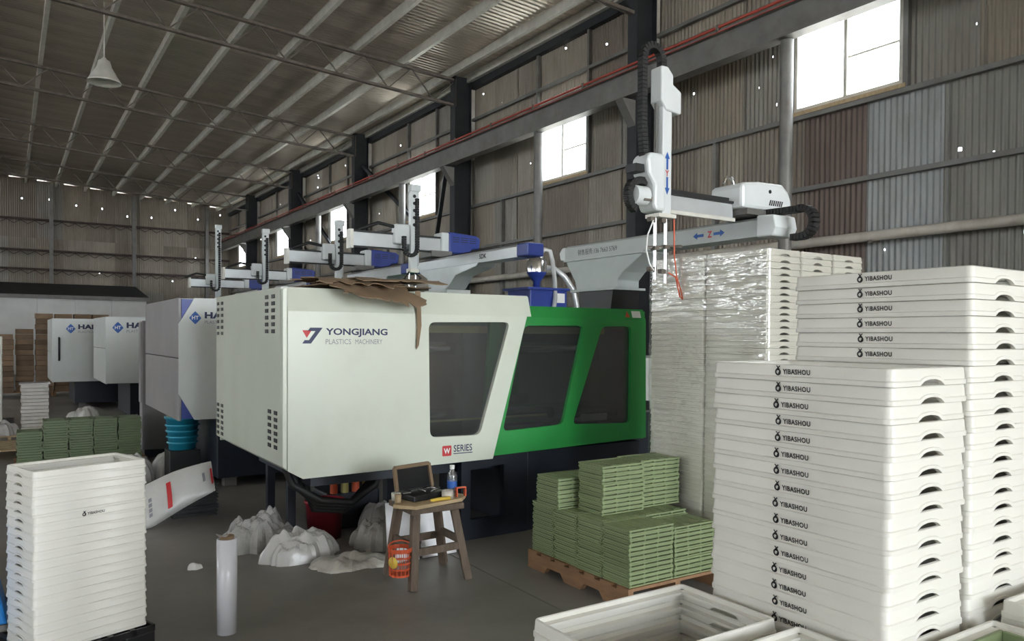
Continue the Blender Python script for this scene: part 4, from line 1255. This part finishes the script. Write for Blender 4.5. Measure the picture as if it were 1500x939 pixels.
# film roll, scrap of paper
fr = thing('film_roll', (.952, 4.14, 0), 'upright roll of stretch film standing on the floor', 'film roll')
MB().lathe([(.036, 0), (.051, 0), (.051, .49), (.036, .49), (.036, 0)], (0, 0, 0), 28).build('wound_film', M['rollf'], fr)
MB().lathe([(.030, .004), (.036, .004), (.036, .505), (.030, .505), (.030, .004)], (0, 0, 0), 20).build('cardboard_core', M['card'], fr)
o = ragged_sheet('loose_film_end', -.05, .0, -.02, .03, lambda x, y: .50 + .5 * abs(x + .02), M['bagc'], fr, 3, 5, 5, .001, .03)
o = heap('paper_scrap', (1.032, 5.38, 0), .05, .03, .045, M['paper'], 'small white crumpled paper scrap on the concrete', 'paper', 21, n=16, rough=.8, freq=20, fold=.012)

# printed white sack leaning on a black crate pile, blue basket
for k in range(9):
    o = MB().box(-.18, .18, -.14, .14, 0, .006).box(-.17, .17, -.13, .13, .006, .022).box(-.18, .18, -.14, .14, .022, .028).build('black_tray', M['black'])
    o.location = (1.33 + .006 * (k % 3), 7.05 + .005 * (k % 2), .03 * k); tag(o, 'black flat tray in the pile under the printed sack, %s from the top' % nth(8 - k), 'tray', 'black trays under the sack')
sk = thing('printed_sack', (1.12, 6.75, 0), 'white plastic sack with red print leaning by the left stack', 'sack')
vs = []; nx, ny = 22, 14
for s in (-1, 1):
    for j in range(ny + 1):
        for i in range(nx + 1):
            u, v = i / nx, j / ny
            x = -.36 + .68 * u; bul = (max(0, 1 - (2 * u - 1) ** 4) * max(0, 1 - (2 * v - 1) ** 2)) ** .6
            zc = .06 + .30 * u
            hw = .17 - .06 * u ** 2
            z = zc + (v - .5) * 2 * hw + .03 * math.sin(u * 3)
            y = (v - .5) * .16 - s * -1 * .075 * bul + .012 * noise.noise(Vector((x * 9, z * 9, s)))
            vs.append((x, y, max(.004 + .002 * s, z)))
nn = (nx + 1) * (ny + 1)
fs = [(k * nn + j * (nx + 1) + i, k * nn + j * (nx + 1) + i + 1, k * nn + (j + 1) * (nx + 1) + i + 1, k * nn + (j + 1) * (nx + 1) + i) for k in (0, 1) for j in range(ny) for i in range(nx)]
sb = MB().add(vs, fs, True).build('sack_body', M['bagw'], sk)
# print laid on the sack's front as slightly lifted patches
def sack_patch(name, u0, u1, v0, v1, m):
    q = []
    for v in (v0, (v0 + v1) / 2, v1):
        for u in (u0, (u0 + u1) / 2, u1):
            bul = (max(0, 1 - (2 * u - 1) ** 4) * max(0, 1 - (2 * v - 1) ** 2)) ** .6
            hw = .17 - .06 * u ** 2
            q.append((-.36 + .68 * u, (v - .5) * .16 - .075 * bul - .016, .06 + .30 * u + (v - .5) * 2 * hw + .03 * math.sin(u * 3)))
    MB().add(q, [(0, 1, 4, 3), (1, 2, 5, 4), (3, 4, 7, 6), (4, 5, 8, 7)], True).build(name, M[m], sb)
sack_patch('red_print', .46, .51, .25, .85, 'redp')
for k in range(4): sack_patch('black_print', .26, .295, .30 + .11 * k, .38 + .11 * k, 'greyp')
sack_patch('black_print', .86, .89, .5, .75, 'greyp')
sack_patch('red_print', .96, .985, .3, .8, 'redp')
bb = thing('blue_basket', (1.52, 8.55, .0), 'turquoise plastic basket under the second machine', 'basket')
MB().lathe([(0, .36), (.13, .36), (.16, .70), (.175, .70), (.175, .68), (.165, .67)], (0, 0, 0), 24).build('basket_body', M['cyan'], bb)
for z in (.42, .48, .54, .60): MB().lathe([(.139 + (z - .36) * .09, z), (.147 + (z - .36) * .09, z + .01), (.139 + (z - .36) * .09, z + .02)], (0, 0, 0), 24).build('basket_rib', M['cyan'], bb)
MB().box(-.15, .15, -.15, .15, 0, .36).build('basket_stand', M['black'], bb, bev=.01)
MB().lathe([(0, .69), (.16, .69), (.15, .71), (0, .72)], (0, 0, 0), 20).build('green_lid', M['gcrate'], bb)

# blue tub at the left edge, on the black pallet
bl = thing('blue_tub', (-.16, 4.45, .15), 'bright blue plastic tub at the left edge on the black pallet', 'tub')
MB().prism([(-.17, .25), (.115, .25), (.155, .05), (.16, .0 + .03), (-.17, .03)], 'y', -.15, .15).build('tub_body', M['sky'], bl, bev=.012)
MB().prism([(-.17, .25), (.115, .25), (.085, .52), (-.17, .52)], 'y', -.15, .15).build('tub_upper', M['sky'], bl, bev=.012)
MB().box(-.18, .17, -.16, .16, 0, .035).build('tub_foot', M['gsteel'], bl, bev=.006)

# ------------------------------------------------------------------ stock in the background at the left
def carton(x, y, z, w, d, h, label, group, col):
    o = MB().box(-w / 2, w / 2, -d / 2, d / 2, 0, h).build('carton', M['cbox'], None, bev=.006)
    o.location = (x, y, z); o.color = (*col, 1)
    tag(o, label, 'carton', group)


cols = ['left', 'second', 'third', 'fourth', 'fifth', 'right']
rr = random.Random(3)
for c in range(6):
    n = (11, 12, 15, 15, 15, 15)[c]
    for k in range(n):
        q = rr.uniform(.6, 1.3); jx = rr.uniform(-.012, .012)
        carton(-.05 + .41 * c + jx, 22.2 + .15 * (c % 2) + 2 * jx, .12 + .127 * k, .37, .5, .121, 'brown carton, %s from the top of the %s far carton stack' % (nth(n - 1 - k), cols[c]) if k < n - 1 else 'brown carton, topmost of the %s far carton stack' % cols[c], 'far carton stacks', (q, q, q))
wood_pallet((-.26, 21.9, 0), 1.2, .8, .12, 'wooden pallet under the left far cartons')
wood_pallet((.96, 21.9, 0), 1.2, .8, .12, 'wooden pallet under the right far cartons')
# pale wrapped stack of sheets and the low pallets beside it
ws = thing('wrapped_bundle', (.33, 13.0, .12), 'pale film-wrapped bundle of sheets on a pallet at far left', 'bundle')
for k in range(14):
    MB().box(-.17 + .006 * (k % 3), .17 - .006 * (k % 2), -.2, .2, .05 * k, .05 * k + .044).build('sheet_layer', M['bagflat'], ws)
MB().box(-.19, .19, -.22, .22, .70, .715).build('film_top', M['bagw'], ws)
wood_pallet((-.5, 12.7, 0), 1.05, .75, .12, 'wooden pallet under the pale wrapped bundle', 'plank')
wood_pallet((-.75, 11.2, 0), .9, 1.0, .12, 'empty wooden pallet left of the dark green crates', 'plank')
tp = heap('plastic_film_heap', (-.1, 12.9, .12), .26, .2, .2, M['bagc'], 'loose clear film left of the pale wrapped bundle', 'plastic film', 31, rough=.6)
tray_stack(-.22, 15.0, .126, 34, R(90), 'the far white stack at the left edge', 'trays of the far left stack', top=16, seed=70)
plastic_pallet((-.5, 14.6, 0), .6, .8, .126, 'black plastic pallet under the far white tray stack')

bmr = bmesh.new()
for (x, y, z, a) in REST:
    tmp = TRAY.copy(); tmp.transform(Matrix.Translation((x, y, z)) @ Matrix.Rotation(a, 4, 'Z')); bmr.from_mesh(tmp); bpy.data.meshes.remove(tmp)
mer = bpy.data.meshes.new('buried_trays'); bmr.to_mesh(mer); bmr.free(); mer.materials.append(M['tray'])
tag(link('buried_trays', mer), 'white plastic trays buried low inside the tall stacks', 'trays', kind='stuff')

# green box with a round teal lid inside the right foreground stack
gb = thing('green_box', (1.80, .652, PZ + TP * 19 - .07), 'light green open box lying in the foreground tray', 'box', rz=0)
for (a, b, c, d) in ((-.125, .125, -.215, -.205), (-.125, .125, .205, .215), (-.125, -.115, -.205, .205), (.115, .125, -.205, .205)):
    MB().box(a, b, c, d, 0, .062).build('box_side', M['gcrate'], gb, bev=.003)
MB().box(-.125, .125, -.215, .215, -.004, 0.0).build('box_floor', M['gcrate'], gb)
td = MB().lathe([(0, 0), (.095, 0), (.10, .004), (.10, .018), (.09, .022), (0, .024)], (0, 0, 0), 32).build('round_lid', M['teal'])
td.location = (1.80, .70, PZ + TP * 19 - .069); tag(td, 'round pale teal lid inside the green box', 'lid')
